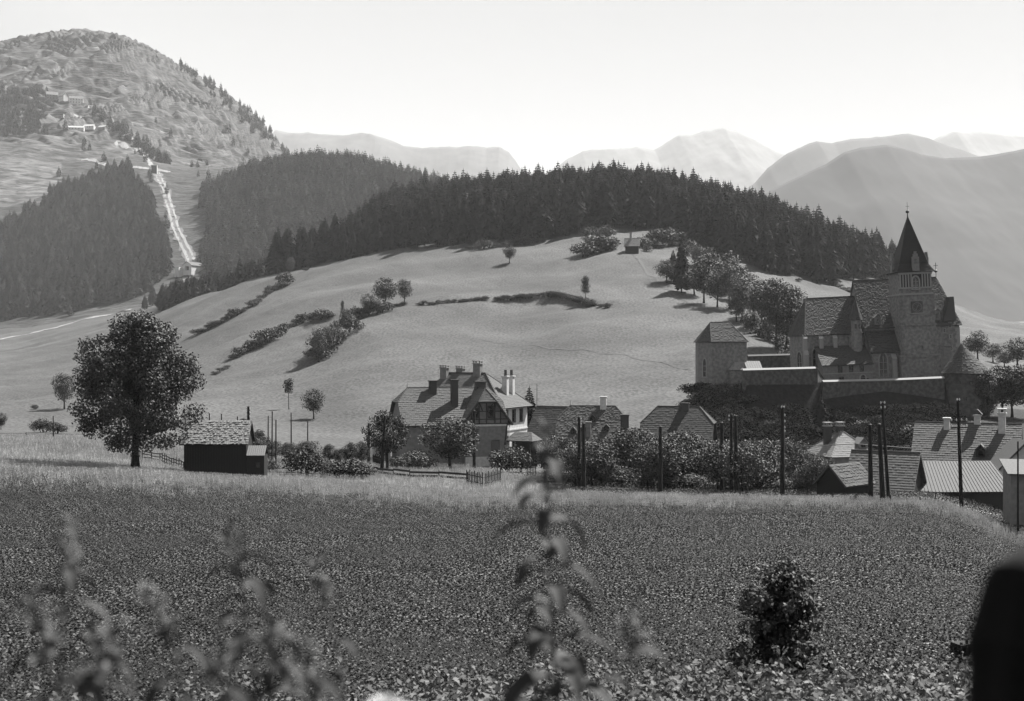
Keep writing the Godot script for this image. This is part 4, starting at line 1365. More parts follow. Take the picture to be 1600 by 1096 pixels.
	var an := thing("sheet_roofed_annex", "low annex with pale standing-seam sheet roof in front of the long house", "building", Vector3(at(1436, 0, d).x, -14.2, -d), 0.04)
	mb = MB.new()
	mb.span(Vector3(0, -1, -4.2), Vector3(8.1, 1.9, 0))
	obj("wall", mb, M.timber, an)
	mb = MB.new()
	mb.slab([Vector3(-0.3, 1.9, 0.4), Vector3(8.4, 1.9, 0.4), Vector3(8.4, 4.15, -4.4), Vector3(0.9, 4.15, -4.4)], 0.08)
	var sr := obj("roof", mb, M.sheet, an)
	for i in 28:
		mb = MB.new()
		var f := i / 27.0
		mb.beam(Vector3(lerpf(-0.2, 8.35, f), 1.94, 0.38), Vector3(lerpf(1.0, 8.35, f), 4.17, -4.38), 0.03, 0.03)
		obj("roof_seam", mb, M.sheet, sr)
	d = 104.0
	var tb2 := thing("tiled_barn", "tile-roofed barn with dark open gable between the poles", "barn", Vector3(at(1322, 0, d).x, -14.4, -d), -0.5)
	gable_house(tb2, 5.2, 7.0, 2.3, 3.3, 0.35, M.wood, M.tile, M.tile, roof(0.28, 0.24, 0.045, 0.3, 0.09))
	mb = MB.new()
	mb.span(Vector3(-0.4, 1.85, 0.36), Vector3(5.6, 2.02, 0.5))
	obj("gutter", mb, M.white, tb2)
	d = 98.0
	var sh := thing("board_shed", "small black board shed with mossy shingle roof at the orchard's end", "shed", Vector3(at(1321, 0, 97).x, -12.0, -97), 0.7)
	var hs := MB.new()
	var gw := 2.7
	hs.wall(Vector3(0, -1, 0), Vector3.RIGHT, 3.6, 2.4, [])
	hs.wall(Vector3(3.6, -1, 0), Vector3.FORWARD, gw, 2.4, [])
	hs.wall(Vector3(0, -1, -gw), Vector3.BACK, gw, 2.4, [])
	hs.tri(Vector3(0, 1.4, -gw), Vector3(0, 1.4, 0), Vector3(0, 2.7, -gw / 2.0))
	hs.tri(Vector3(3.6, 1.4, 0), Vector3(3.6, 1.4, -gw), Vector3(3.6, 2.7, -gw / 2.0))
	obj("wall", hs, M.wood, sh)
	r = roof(0.26, 0.16, 0.045, 0.9, 0.25)
	r.plane(Vector3(-0.3, 1.15, 0.3), Vector3(3.9, 1.15, 0.3), Vector3(3.9, 2.8, -gw / 2.0), Vector3(-0.3, 2.8, -gw / 2.0))
	r.plane(Vector3(3.9, 1.15, -gw - 0.3), Vector3(-0.3, 1.15, -gw - 0.3), Vector3(-0.3, 2.8, -gw / 2.0), Vector3(3.9, 2.8, -gw / 2.0))
	lay(r, sh, M.shingle, M.shingle)
	d = 88.0
	var wb := thing("white_building", "low white building cut off by the right edge", "building", Vector3(at(1580, 0, d).x, -11.6, -d), -0.25)
	mb = MB.new()
	mb.wall(Vector3(0, -1, 0), Vector3.RIGHT, 5.0, 3.7, [])
	mb.wall(Vector3(0, -1, -4), Vector3.BACK, 4.0, 3.7, [])
	mb.wall(Vector3(5, -1, 0), Vector3.FORWARD, 4.0, 3.7, [])
	obj("wall", mb, M.plaster, wb)
	mb = MB.new()
	mb.slab([Vector3(-0.25, 2.7, 0.3), Vector3(5.3, 2.7, 0.3), Vector3(5.3, 3.4, -4.2), Vector3(-0.25, 3.4, -4.2)], 0.1)
	obj("roof", mb, M.sheet, wb)
	var pn := thing("corrugated_sheet", "tilted pale corrugated sheet lying below the annex roof", "sheet", seen(1556, 778) + Vector3(0, 0.1, 0), 0.0)
	mb = MB.new()
	for i in 16:
		mb.slab([Vector3(i * 0.105, 0, 0.25), Vector3(i * 0.105 + 0.09, 0.02 * (i % 2), 0.25), Vector3(i * 0.105 - 0.4, 0.85, -0.6), Vector3(i * 0.105 - 0.49, 0.85, -0.6)], 0.02)
	mb.beam(Vector3(-0.3, -0.2, -0.5), Vector3(-0.3, 0.8, -0.55), 0.06, 0.06)
	mb.beam(Vector3(1.1, -0.2, -0.5), Vector3(1.1, 0.8, -0.55), 0.06, 0.06)
	obj("sheet", mb, M.white, pn)

func station_house() -> void:
	var d := 160.0
	var base := -14.65
	var h := thing("half_timbered_house", "tiled house with half-timbered cross gable and dark brick chimneys", "house", Vector3((633.3 - 800.0) / F * d, base, -d), deg_to_rad(17))
	var s := MB.new()
	var door := Rect2(12.2 - 10.4, 2.6, 0.1, 0.1)
	s.wall(Vector3(0, -1.5, 0), Vector3.RIGHT, 13.7, 6.8, [])
	s.wall(Vector3(0, -1.5, -9), Vector3.BACK, 9.0, 6.8, [Rect2(2.0, 5.4, 0.9, 1.2), Rect2(5.6, 5.4, 0.9, 1.2)])
	s.wall(Vector3(13.7, -1.5, 0), Vector3.FORWARD, 9.0, 6.8, [])
	s.wall(Vector3(13.7, -1.5, -9), Vector3.LEFT, 13.7, 6.8, [])
	for x: float in [0.0, 13.7]:
		var e := [Vector3(x, 5.3, -9), Vector3(x, 5.3, 0), Vector3(x, 7.6, -2.5), Vector3(x, 7.6, -6.5)]
		if x > 1.0:
			e.reverse()
		s.fan(e)
	obj("wall", s, M.plaster, h)
	for r0: Rect2 in [Rect2(2.0, 5.4, 0.9, 1.2), Rect2(5.6, 5.4, 0.9, 1.2)]:
		window(h, Vector3(0, -1.5, -9), Vector3.BACK, r0, 0.15, 2, 2, M.timber, 0.1)
	# eave soffit boards in shadow
	s = MB.new()
	s.span(Vector3(0, 4.55, 0.02), Vector3(7.7, 5.2, 0.1))
	for i in 9:
		s.beam(Vector3(0.4 + i * 0.9, 4.5, 0.05), Vector3(0.4 + i * 0.9, 4.95, 0.55), 0.12, 0.12)
	obj("eave_brackets", s, M.timber, h)
	var r := roof(0.34, 0.26, 0.06, 0.35, 0.14)
	var k := 0.955
	var Z := func(y: float) -> float: return -(y - 5.3) / k
	var zr := -4.5
	var yr := 9.6
	var A := Vector3(-0.5, 4.73, 0.6); var B := Vector3(14.2, 4.73, 0.6)
	var V := Vector3(-0.5, 7.7, Z.call(7.7)); var V2 := Vector3(14.2, 7.7, Z.call(7.7))
	var R1 := Vector3(1.2, yr, zr); var R2 := Vector3(12.5, yr, zr)
	var bk := func(q: Vector3) -> Vector3: return Vector3(q.x, q.y, -9.0 - q.z)
	r.plane(A, B, V2, V); r.plane(V, V2, R2, R1)
	r.plane(bk.call(B), bk.call(A), bk.call(V), bk.call(V2)); r.plane(bk.call(V2), bk.call(V), R1, R2)
	r.plane(bk.call(V), V, R1, R1); r.plane(V2, bk.call(V2), R2, R2)
	r.cap(R1, R2); r.cap(V, R1); r.cap(A, V, 0.07)
	# cross gable roof
	var gx := 10.75
	var gk := 1.36
	for sd: float in [-1.0, 1.0]:
		var e0 := Vector3(gx + sd * 3.55, yr - gk * 3.55, 1.8); var e1 := Vector3(gx + sd * 3.55, yr - gk * 3.55, -4.5)
		var m0 := Vector3(gx + sd * 1.29, 7.85, 1.8); var m1 := Vector3(gx + sd * 1.29, 7.85, -4.5)
		var t0 := Vector3(gx, yr, 0.6); var t1 := Vector3(gx, yr, -4.5)
		if sd > 0:
			r.plane(e0, e1, m1, m0); r.plane(m0, m1, t1, t0)
		else:
			r.plane(e1, e0, m0, m1); r.plane(m1, m0, t0, t1)
		r.cap(m0, t0); r.cap(e0, m0, 0.09)
	r.plane(Vector3(gx - 1.29, 7.85, 1.8), Vector3(gx + 1.29, 7.85, 1.8), Vector3(gx, yr, 0.6), Vector3(gx, yr, 0.6))
	r.cap(Vector3(gx, yr, 0.6), Vector3(gx, yr, -4.5))
	for p: Vector3 in [R1, Vector3(gx, yr, 0.6)]:
		r.body.tube(p, p + Vector3(0, 0.7, 0), 0.05, 0.02, 5)
	lay(r, h, M.dark_tile, M.tile)
	# the projecting gable wall
	s = MB.new()
	var gz := 1.2
	var holes := [Rect2(7.8 + 1.0 - 7.8, 5.6, 0.55, 1.1), Rect2(3.0, 5.6, 0.7, 1.5), Rect2(3.6, 2.2, 1.2, 2.0)]
	s.wall(Vector3(7.8, -1.5, gz), Vector3.RIGHT, 5.9, 7.05, [holes[2]])
	s.wall(Vector3(13.7, -1.5, gz), Vector3.FORWARD, gz, 7.05, [])
	s.wall(Vector3(7.8, -1.5, 0), Vector3.BACK, gz, 7.05, [])
	s.fan([Vector3(7.8, 5.55, gz), Vector3(13.7, 5.55, gz), Vector3(gx + 1.29, 7.9, gz), Vector3(gx - 1.29, 7.9, gz)])
	obj("gable_wall", s, M.plaster, h)
	for q: Array in [[8.95, 5.75, 0.62, 1.15], [11.0, 5.75, 0.75, 1.45]]:
		window(h, Vector3(q[0], q[1], gz + 0.12), Vector3.RIGHT, Rect2(0, 0, q[2], q[3]), 0.06, 2, 2, M.timber, 0.1)
	var sm := MB.new()
	for i in 14:
		sm.box(Vector3(12.0, 0.8 + i * 0.135, gz + 0.03), Vector3(1.1, 0.11, 0.04), Basis(Vector3.RIGHT, 0.3))
	obj("roller_blind", sm, M.pale_wood, h)
	var T := func(a: Vector2, b: Vector2, w := 0.16) -> void:
		var t := MB.new()
		t.beam(Vector3(a.x, a.y, gz + 0.05), Vector3(b.x, b.y, gz + 0.05), w, 0.12)
		obj("timber", t, M.timber, h)
	T.call(Vector2(7.85, 5.5), Vector2(13.65, 5.5)); T.call(Vector2(7.85, 4.9), Vector2(13.65, 4.9))
	T.call(Vector2(8.6, 6.55), Vector2(12.9, 6.55), 0.12); T.call(Vector2(gx - 1.3, 7.75), Vector2(gx + 1.3, 7.75), 0.2)
	for x: float in [8.7, 9.75, 10.75, 11.9, 12.7]:
		T.call(Vector2(x, 4.9), Vector2(x, minf(7.7, 5.6 + gk * (2.95 - absf(x - gx)))), 0.13)
	T.call(Vector2(9.8, 7.6), Vector2(10.2, 6.6), 0.1); T.call(Vector2(11.7, 7.6), Vector2(11.3, 7.2), 0.1)
	T.call(Vector2(13.3, 2.0), Vector2(13.6, 4.9), 0.14); T.call(Vector2(8.2, 5.5), Vector2(8.7, 4.9), 0.1)
	s = MB.new()
	s.span(Vector3(7.85, 4.55, gz - 0.02), Vector3(13.65, 4.8, gz + 0.10))
	obj("wall_band", s, M.white, h)
	s = MB.new()
	s.span(Vector3(7.85, -1, gz - 0.02), Vector3(13.68, 0.5, gz + 0.07))
	obj("wall_base", s, M.white, h)
	s = MB.new()
	for sd: float in [-1.0, 1.0]:
		s.beam(Vector3(gx + sd * 3.5, yr - gk * 3.5 - 0.12, 1.78), Vector3(gx + sd * 1.29, 7.72, 1.78), 0.06, 0.26)
	s.beam(Vector3(gx - 1.35, 7.72, 1.78), Vector3(gx + 1.35, 7.72, 1.78), 0.06, 0.2)
	obj("bargeboard", s, M.timber, h)
	s = MB.new()
	s.tube(Vector3(14.0, 4.7, 1.3), Vector3(13.85, 4.3, 1.3), 0.06, 0.06, 6)
	s.tube(Vector3(13.85, 4.3, 1.3), Vector3(13.85, -1, 1.3), 0.06, 0.06, 6)
	obj("drainpipe", s, M.white, h)
	s = MB.new()
	for i in 4:
		s.span(Vector3(11.2, 1.0 - i * 0.22, 1.75), Vector3(12.4, 1.1 - i * 0.22, 1.82))
	for x: float in [11.25, 12.3]:
		s.span(Vector3(x, -1, 1.62), Vector3(x + 0.1, 1.2, 1.75))
	obj("garden_rail", s, M.pale_wood, h)
	chimney(h, Vector3(4.6, 8.3, -3.9), 0.95, 0.8, 2.15, M.brick)
	chimney(h, Vector3(7.2, 7.5, -2.2), 0.9, 0.8, 3.1, M.brick)
	chimney(h, Vector3(11.1, 9.3, -3.2), 1.4, 0.8, 1.0, M.brick)
	# rear house
	d = 168.0
	var q := thing("white_walled_house", "taller hip-roofed house with sunlit white wall behind the half-timbered house", "house", Vector3((783.0 - 800.0) / F * d - 0.1, base, -d), deg_to_rad(-25))
	var W := 9.0; var Lg := 15.0
	s = MB.new()
	var wh := 7.2
	var wn := []
	for x: float in [1.9, 4.4, 6.9]:
		wn.append(Rect2(x - 0.5, 1.5 + 4.55, 1.0, 1.7))
		wn.append(Rect2(x - 0.5, 1.5 + 0.9, 1.0, 1.7))
	s.wall(Vector3(0, -1.5, 0), Vector3.FORWARD, W, wh + 1.5, wn, 0.2)
	s.wall(Vector3(-Lg, -1.5, 0), Vector3.RIGHT, Lg, wh + 1.5, [])
	s.wall(Vector3(-Lg, -1.5, -W), Vector3.BACK, W, wh + 1.5, [])
	s.wall(Vector3(0, -1.5, -W), Vector3.LEFT, Lg, wh + 1.5, [])
	obj("wall", s, M.white, q)
	for x in wn:
		window(q, Vector3(0, -1.5, 0), Vector3.FORWARD, x, 0.14, 2, 3, M.timber, 0.1)
	s = MB.new()
	s.span(Vector3(-0.04, 3.4, -W), Vector3(0.09, 3.6, 0))
	s.span(Vector3(-0.04, 6.75, -W), Vector3(0.12, 7.0, 0))
	obj("string_course", s, M.white, q)
	r = roof(0.34, 0.3, 0.035, 0.3, 0.12)
	var o := 0.7
	var ye := wh - 0.55; var yt := 11.4; var rn := W / 2.0 + o
	var f0 := Vector3(-Lg - o, ye, o); var f1 := Vector3(o, ye, o); var b0 := Vector3(-Lg - o, ye, -W - o); var b1 := Vector3(o, ye, -W - o)
	var t0 := Vector3(-Lg + 4.5, yt, -W / 2.0); var t1 := Vector3(-4.5, yt, -W / 2.0)
	r.plane(f0, f1, t1, t0); r.plane(b1, b0, t0, t1); r.plane(f1, b1, t1, t1); r.plane(b0, f0, t0, t0)
	r.cap(t0, t1, 0.13); r.cap(f1, t1, 0.14); r.cap(b1, t1, 0.12)
	lay(r, q, M.dark_tile, M.tile)
	chimney(q, Vector3(-10.9, 10.4, -4.0), 1.0, 0.9, 1.7, M.plaster, 0.2, M.dressed)
	chimney(q, Vector3(-8.9, 11.2, -5.2), 1.0, 0.9, 0.8, M.plaster, 0.2, M.dressed)
	chimney(q, Vector3(-5.7, 11.2, -4.4), 1.1, 0.9, 1.5, M.plaster, 0.25, M.dressed)
	for i in 2:
		var cb := Vector3(-1.4, 8.6, -4.6 - 2.0 * i)
		var ch := chimney(q, cb, 0.75, 0.75, 2.3, M.white)
		for z: float in [-0.2, 0.2]:
			s = MB.new()
			s.tube(cb + Vector3(0, 2.4, z), cb + Vector3(0, 3.3, z), 0.13, 0.1, 8)
			obj("chimney_pot", s, M.brick, ch)
	var pr := thing("porch", "small tiled porch roof at the foot of the white wall", "porch", Vector3((793.0 - 800.0) / F * 163.0, base, -163.0), deg_to_rad(-25))
	s = MB.new()
	for x: float in [0.1, 3.2]:
		for z: float in [-0.1, -2.4]:
			s = MB.new()
			s.span(Vector3(x, -1, z), Vector3(x + 0.16, 2.6, z + 0.16))
			obj("post", s, M.timber, pr)
	s = MB.new()
	s.span(Vector3(0.28, -1, -2.5), Vector3(3.18, 2.5, -2.3))
	obj("back_wall", s, M.timber, pr)
	r = roof(0.34, 0.3, 0.04)
	r.plane(Vector3(-0.3, 2.6, 0.4), Vector3(3.8, 2.6, 0.4), Vector3(2.9, 3.7, -1.3), Vector3(0.6, 3.7, -1.3))
	r.plane(Vector3(3.8, 2.6, 0.4), Vector3(3.8, 2.6, -3.0), Vector3(2.9, 3.7, -1.3), Vector3(2.9, 3.7, -1.3))
	r.plane(Vector3(3.8, 2.6, -3.0), Vector3(-0.3, 2.6, -3.0), Vector3(0.6, 3.7, -1.3), Vector3(2.9, 3.7, -1.3))
	r.plane(Vector3(-0.3, 2.6, -3.0), Vector3(-0.3, 2.6, 0.4), Vector3(0.6, 3.7, -1.3), Vector3(0.6, 3.7, -1.3))
	lay(r, pr, M.dark_tile, M.tile)
	var wg := thing("garden_hut", "tiny white garden hut between the poles left of the half-timbered house", "hut", spot(583, 165), 0.3)
	s = MB.new()
	s.wall(Vector3(0, -1, 0), Vector3.RIGHT, 2.4, 3.0, [Rect2(0.9, 1.6, 0.6, 0.8)])
	s.wall(Vector3(2.4, -1, 0), Vector3.FORWARD, 2.0, 3.0, [])
	s.wall(Vector3(0, -1, -2), Vector3.BACK, 2.0, 3.0, [])
	obj("wall", s, M.white, wg)
	window(wg, Vector3(0, -1, 0), Vector3.RIGHT, Rect2(0.9, 1.6, 0.6, 0.8), 0.1, 1, 1, M.timber)
	s = MB.new()
	s.slab([Vector3(-0.2, 2.0, 0.3), Vector3(2.6, 2.0, 0.3), Vector3(2.6, 2.5, -2.2), Vector3(-0.2, 2.5, -2.2)], 0.1)
	obj("roof", s, M.tile, wg)

func left_shed() -> void:
	var d := 104.0
	var p := seen(287, 742)
	d = -p.z
	var k := d / F
	var h := thing("field_shed", "black board shed with sunlit shingle roof and lean-to beside the big maple", "shed", p, 0.06)
	var w := 97.0 * k
	var e := 47.0 * k; var rise := 34.0 * k; var dep := 3.6
	# the boards of the front, each one its own
	for i in 24:
		var s := MB.new()
		var x := w * i / 24.0
		s.box(Vector3(x + w / 48.0, e / 2.0 - 0.3, 0.02 * (i % 2) + 0.015 * rng.randf()), Vector3(w / 24.0 - 0.015, e + 0.6 + 0.06 * rng.randf(), 0.03))
		obj("board", s, M.wood, h)
	var s := MB.new()
	s.span(Vector3(0.02, -1, -dep), Vector3(w - 0.02, e, -0.03))
	for x: float in [0.02, w - 0.02]:
		var g := [Vector3(x, e, -dep), Vector3(x, e, -0.03), Vector3(x, e + rise, -dep / 2.0)]
		if x > 1.0:
			g.reverse()
		s.fan(g)
	obj("wall", s, M.wood, h)
	var r := roof(0.27, 0.17, 0.045, 1.0, 0.45)
	var y0 := e - 0.1
	var a := Vector3(-0.35, y0 + 0.15, 0.45); var b := Vector3(w + 0.2, y0 + 0.15, 0.45)
	var t0 := Vector3(-0.35, e + rise + 0.1, -dep / 2.0); var t1 := Vector3(w + 0.2, e + rise + 0.1, -dep / 2.0)
	r.plane(a, b, t1, t0)
	r.plane(Vector3(b.x, b.y, -dep - 0.45), Vector3(a.x, a.y, -dep - 0.45), t0, t1)
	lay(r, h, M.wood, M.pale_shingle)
	# lean-to at the right
	var lw := 27.0 * k; var lh := 30.0 * k
	s = MB.new()
	s.wall(Vector3(w + 0.03, -1, 0.1), Vector3.RIGHT, lw, lh + 1.0, [Rect2(lw * 0.5, 1.0 + lh * 0.35, 0.36, 0.46)])
	s.wall(Vector3(w + lw + 0.03, -1, 0.1), Vector3.FORWARD, 2.2, lh + 1.0, [])
	s.wall(Vector3(w + 0.03, -1, -2.1), Vector3.BACK, 2.2, lh + 1.0, [])
	obj("lean_to_wall", s, M.wood, h)
	s = MB.new()
	s.box(Vector3(w + lw * 0.5 + 0.21, lh * 0.35 + 0.23, -0.1), Vector3(0.36, 0.46, 0.02))
	obj("pane", s, M.glass, h)
	for i in 9:
		s = MB.new()
		var x := w + 0.03 + (lw + 0.1) * i / 9.0
		s.slab([Vector3(x, lh, 0.4), Vector3(x + lw / 9.0 - 0.01, lh, 0.4), Vector3(x + lw / 9.0 - 0.01, lh + 0.8, -0.9), Vector3(x, lh + 0.8, -0.9)], 0.03 + 0.012 * (i % 3))
		obj("roof_board", s, M.pale_wood, h)
	s = MB.new()
	s.slab([Vector3(w + 0.03, lh + 0.8, -0.9), Vector3(w + lw + 0.1, lh + 0.8, -0.9), Vector3(w + lw + 0.1, lh - 0.1, -2.3), Vector3(w + 0.03, lh - 0.1, -2.3)], 0.05)
	obj("rear_roof", s, M.wood, h)

func far_house(called: String, label: String, p: Vector3, w: float, d: float, wh: float, rise: float, turn: float, wm: Material, rm: Material, rows := 2, cols := 4) -> Node3D:
	var h := thing(called, label, "building", p, turn)
	var holes := []
	for i in cols:
		for j in rows:
			holes.append(Rect2(w * (i + 0.5) / cols - 0.6, wh * (j + 0.35) / rows, 1.2, wh / rows * 0.45))
	gable_house(h, w, d, wh, rise, 0.6, wm, rm, rm, roof(1.6, 1.4, 0.12), holes)
	for r: Rect2 in holes:
		window(h, Vector3(0, 0, 0), Vector3.RIGHT, r, 0.15, 1, 2, M.timber)
	return h

func mountain_works() -> void:
	far_house("mine_house", "gable-ended house left of three among firs high on the mine mountain", seen(72, 158) + Vector3(0, 4, 0), 20, 12, 9, 6, 0.4, M.plaster, M.pale_shingle)
	far_house("mine_house", "small house with pale roof in the middle of three high on the mine mountain", seen(91, 161) + Vector3(0, 4, 0), 13, 10, 9, 5, -0.5, M.white, M.pale_shingle)
	far_house("mine_house", "broad house on terrace right of three at the head of the incline", seen(108, 165) + Vector3(0, 4, 0), 24, 12, 10, 5, 0.3, M.white, M.pale_shingle, 2, 5)
	far_house("miners_barracks", "long low white building on terrace below the mine houses", seen(100, 205) + Vector3(0, 2, 0), 32, 9, 5, 3, 0.12, M.white, M.white, 1, 6)
	far_house("miners_barracks", "second white long building right of the long low one on terrace", seen(130, 204) + Vector3(0, 3, 0), 18, 9, 5, 3, -0.1, M.white, M.white, 1, 4)
	far_house("mine_shed", "small pale-roofed shed on terrace between barracks and incline", seen(153, 205) + Vector3(0, 3, 0), 14, 8, 4, 3, -0.4, M.plaster, M.white, 1, 2)
	far_house("mine_shed", "pale-roofed shed beside the upper part of the incline", seen(193, 218) + Vector3(0, 3, 0), 14, 7, 4, 3, -0.7, M.plaster, M.white, 1, 2)
	# the loading station at the foot of the incline
	var sp := seen(285, 432) + Vector3(0, 5, 0)
	var st := thing("incline_station", "white open-ended loading station at the foot of the incline", "building", sp, -0.35)
	var s := MB.new()
	s.wall(Vector3(0, -4, 0), Vector3.RIGHT, 11.0, 11.0, [Rect2(3.2, 5.2, 4.6, 4.4)], 3.0)
	s.wall(Vector3(11, -4, 0), Vector3.FORWARD, 24.0, 11.0, [])
	s.wall(Vector3(0, -4, -24), Vector3.BACK, 24.0, 11.0, [])
	s.tri(Vector3(0, 7, 0), Vector3(11, 7, 0), Vector3(5.5, 10.5, 0))
	obj("wall", s, M.white, st)
	s = MB.new()
	s.span(Vector3(3.2, 1.2, -3.3), Vector3(7.8, 5.6, -3.1))
	obj("gate", s, M.wood, st)
	var r := roof(1.4, 1.2, 0.1)
	r.plane(Vector3(-0.7, 6.4, 0.7), Vector3(-0.7, 6.4, -24), Vector3(5.5, 10.7, -24), Vector3(5.5, 10.7, 0.7))
	r.g = rng
	r.plane(Vector3(11.7, 6.4, -24), Vector3(11.7, 6.4, 0.7), Vector3(5.5, 10.7, 0.7), Vector3(5.5, 10.7, -24))
	lay(r, st, M.sheet, M.sheet)
	s = MB.new()
	for i in 6:
		s.span(Vector3(-5.5 - i * 1.2, -6, 3.0 - i * 4.0), Vector3(-0.2, 4.5 - i * 0.7, 6.5 - i * 4.0))
	obj("loading_ramp", s, M.white, st)
	# the incline itself: two rails beds up the slope
	var pts := [seen(298, 420), seen(290, 398), seen(277, 372), seen(268, 348), seen(261, 322), seen(256, 300), seen(247, 282), seen(241, 268)]
	strip("incline_bed", M.road, pts.map(func(q): return q + Vector3(3.0, 0, 0)), 13.0, 0.35, 6)
	strip("incline_track", M.gravel, pts, 2.8, 0.6, 6)
	strip("incline_track", M.gravel, pts.map(func(q): return q + Vector3(6.0 + rng.randf() * 0.8, 0, 0)), 2.6, 0.6, 6)
	strip("incline_track", M.gravel, [seen(238, 262), seen(228, 246), seen(214, 228), seen(196, 212), seen(176, 196), seen(156, 182), seen(136, 168), seen(122, 160)], 8.0, 0.8, 6)
	strip("stone_terrace", M.gravel, [seen(206, 262), seen(225, 264), seen(243, 266), seen(266, 269)], 9.0, 1.0, 6)
	strip("stone_terrace", M.gravel, [seen(180, 222), seen(198, 230), seen(216, 238)], 14.0, 1.0, 6)
	strip("stone_terrace", M.gravel, [seen(102, 187), seen(118, 183), seen(134, 186)], 12.0, 1.0, 6)
	strip("stone_terrace", M.gravel, [seen(128, 250), seen(150, 254), seen(174, 262)], 9.0, 0.8, 6)
	var gt := thing("incline_portal", "dark portal in pale terrace wall across the incline", "portal", seen(240, 272), 0.0)
	s = MB.new()
	s.span(Vector3(-4, -2, -3), Vector3(4, 13, -1))
	obj("portal", s, M.old_stone, gt)
	s = MB.new()
	for x: float in [-5.0, 4.0]:
		s.span(Vector3(x, -2, -2.5), Vector3(x + 1.0, 14, 0))
	s.span(Vector3(-5, 13, -2.4), Vector3(5, 14, -0.1))
	obj("portal_frame", s, M.white, gt)

func woods() -> void:
	var g := RandomNumberGenerator.new()
	g.seed = 77
	var meshes := []
	for i in 3:
		var mb := MB.new()
		mb.tube(Vector3(0, -0.05, 0), Vector3(0, 0.85, 0), 0.014, 0.004, 5, false)
		conifer(mb, 1.0, 0.23 + 0.035 * i, 15 + i, 9, g, 0.12, 0.42)
		meshes.append(mb.mesh())
	var few := []
	for i in 2:
		var mb := MB.new()
		conifer(mb, 1.0, 0.25 + 0.05 * i, 10, 7, g, 0.08, 0.42)
		meshes.append(mb.mesh())
		few.append(mb.mesh())
	var near := [meshes[0], meshes[1], meshes[2]]
	# the round hill: the trees along its lower edge are single ones, the rest is one wood
	var spots := wood_spots(-200, 325, 545, 1010, 6.6, in_hill_wood, 101)
	spots.sort_custom(func(a, b): return -a.z - wood_edge(800.0 - F * a.x / a.z) < -b.z - wood_edge(800.0 - F * b.x / b.z))
	var protos := []
	for i in 4:
		protos.append(make_conifer(21.0, 3.9 + 0.5 * i, 24, 11, 300 + i, M.bark, M.needle, 0.10 + 0.05 * i))
	for i in 230:
		var sc := 0.68 + 0.65 * rng.randf()
		plant(protos[rng.randi() % 4], "spruce_tree", "dark spruce along the lower edge of the wood on the round hill", "tree", spots[i] - Vector3(0, 0.3, 0), sc, sc * (0.85 + 0.4 * rng.randf()), "spruces along the edge of the hill wood")
	wood("hill_wood", "dense dark spruce wood covering the top of the round hill", spots.slice(230), near, M.needle, 16.0, 30.0, 5)
	var low := wood_spots(-285, -140, 740, 970, 6.0, func(_x, d, p): return p > 252.0 and p < 430.0 and d > 775.0 + 25.0 * sin(p * 0.06), 102)
	wood("gully_wood", "strip of dark trees behind the meadow left of the hill wood", low, near, M.needle, 15.0, 21.0, 6)
	wood("valley_wood", "large dark conifer wood on the lower slope at left", wood_spots(-830, -330, 1190, 1890, 9.0, in_valley_wood, 103), near, M.needle, 18.0, 33.0, 7)
	wood("ridge_wood", "hazy conifer wood on the ridge between mine mountain and hill", wood_spots(-450, -60, 1240, 1760, 7.2, in_ridge_wood, 104), few, M.needle_far, 15.0, 29.0, 8)
	var up := wood_spots(-1040, -760, 2010, 2290, 10.0, func(_x, d, p): return p < 66.0 + 6.0 * sin(d * 0.05) and p > -60.0 and d > 2030.0 and d < 2290.0 and nz.get_noise_2d(_x * 1.5, d * 1.5) > -0.25, 105)
	up += wood_spots(-810, -540, 1950, 2230, 10.0, func(x, d, p): return absf((d - 2215.0) + (p - 125.0) * 1.9) < 34.0 and p > 138.0 and p < 265.0, 106)
	wood("terrace_wood", "dark firs round the houses high on the mine mountain", up, few, M.needle_far, 17.0, 24.0, 9)
	var sky_trees := wood_spots(-760, -420, 2480, 2680, 11.0, func(x, d, p): return p > 282.0 and p < 470.0 and absf(d - 2600.0 + (p - 300.0) * 0.6) < 70.0 and nz.get_noise_2d(p * 2.2, 40.0) > -0.2, 107)
	sky_trees += wood_spots(-1100, -420, 1950, 2560, 48.0, func(x, d, p): return p < 470.0 and nf.get_noise_2d(x * 0.35, d * 0.35) > 0.28, 108)
	sky_trees += wood_spots(-700, -420, 1200, 1990, 26.0, func(x, d, p): return p > 80.0 and p < 330.0 and not in_valley_wood(x, d, p) and nz.get_noise_2d(x * 0.9, d * 0.9) > 0.12 and absf(p - 280.0) > 18.0, 109)
	wood("mountain_firs", "scattered hazy firs along the skyline and benches of the mine mountain", sky_trees, few, M.needle_far, 12.0, 24.0, 10)
	for p in protos:
		p.free()

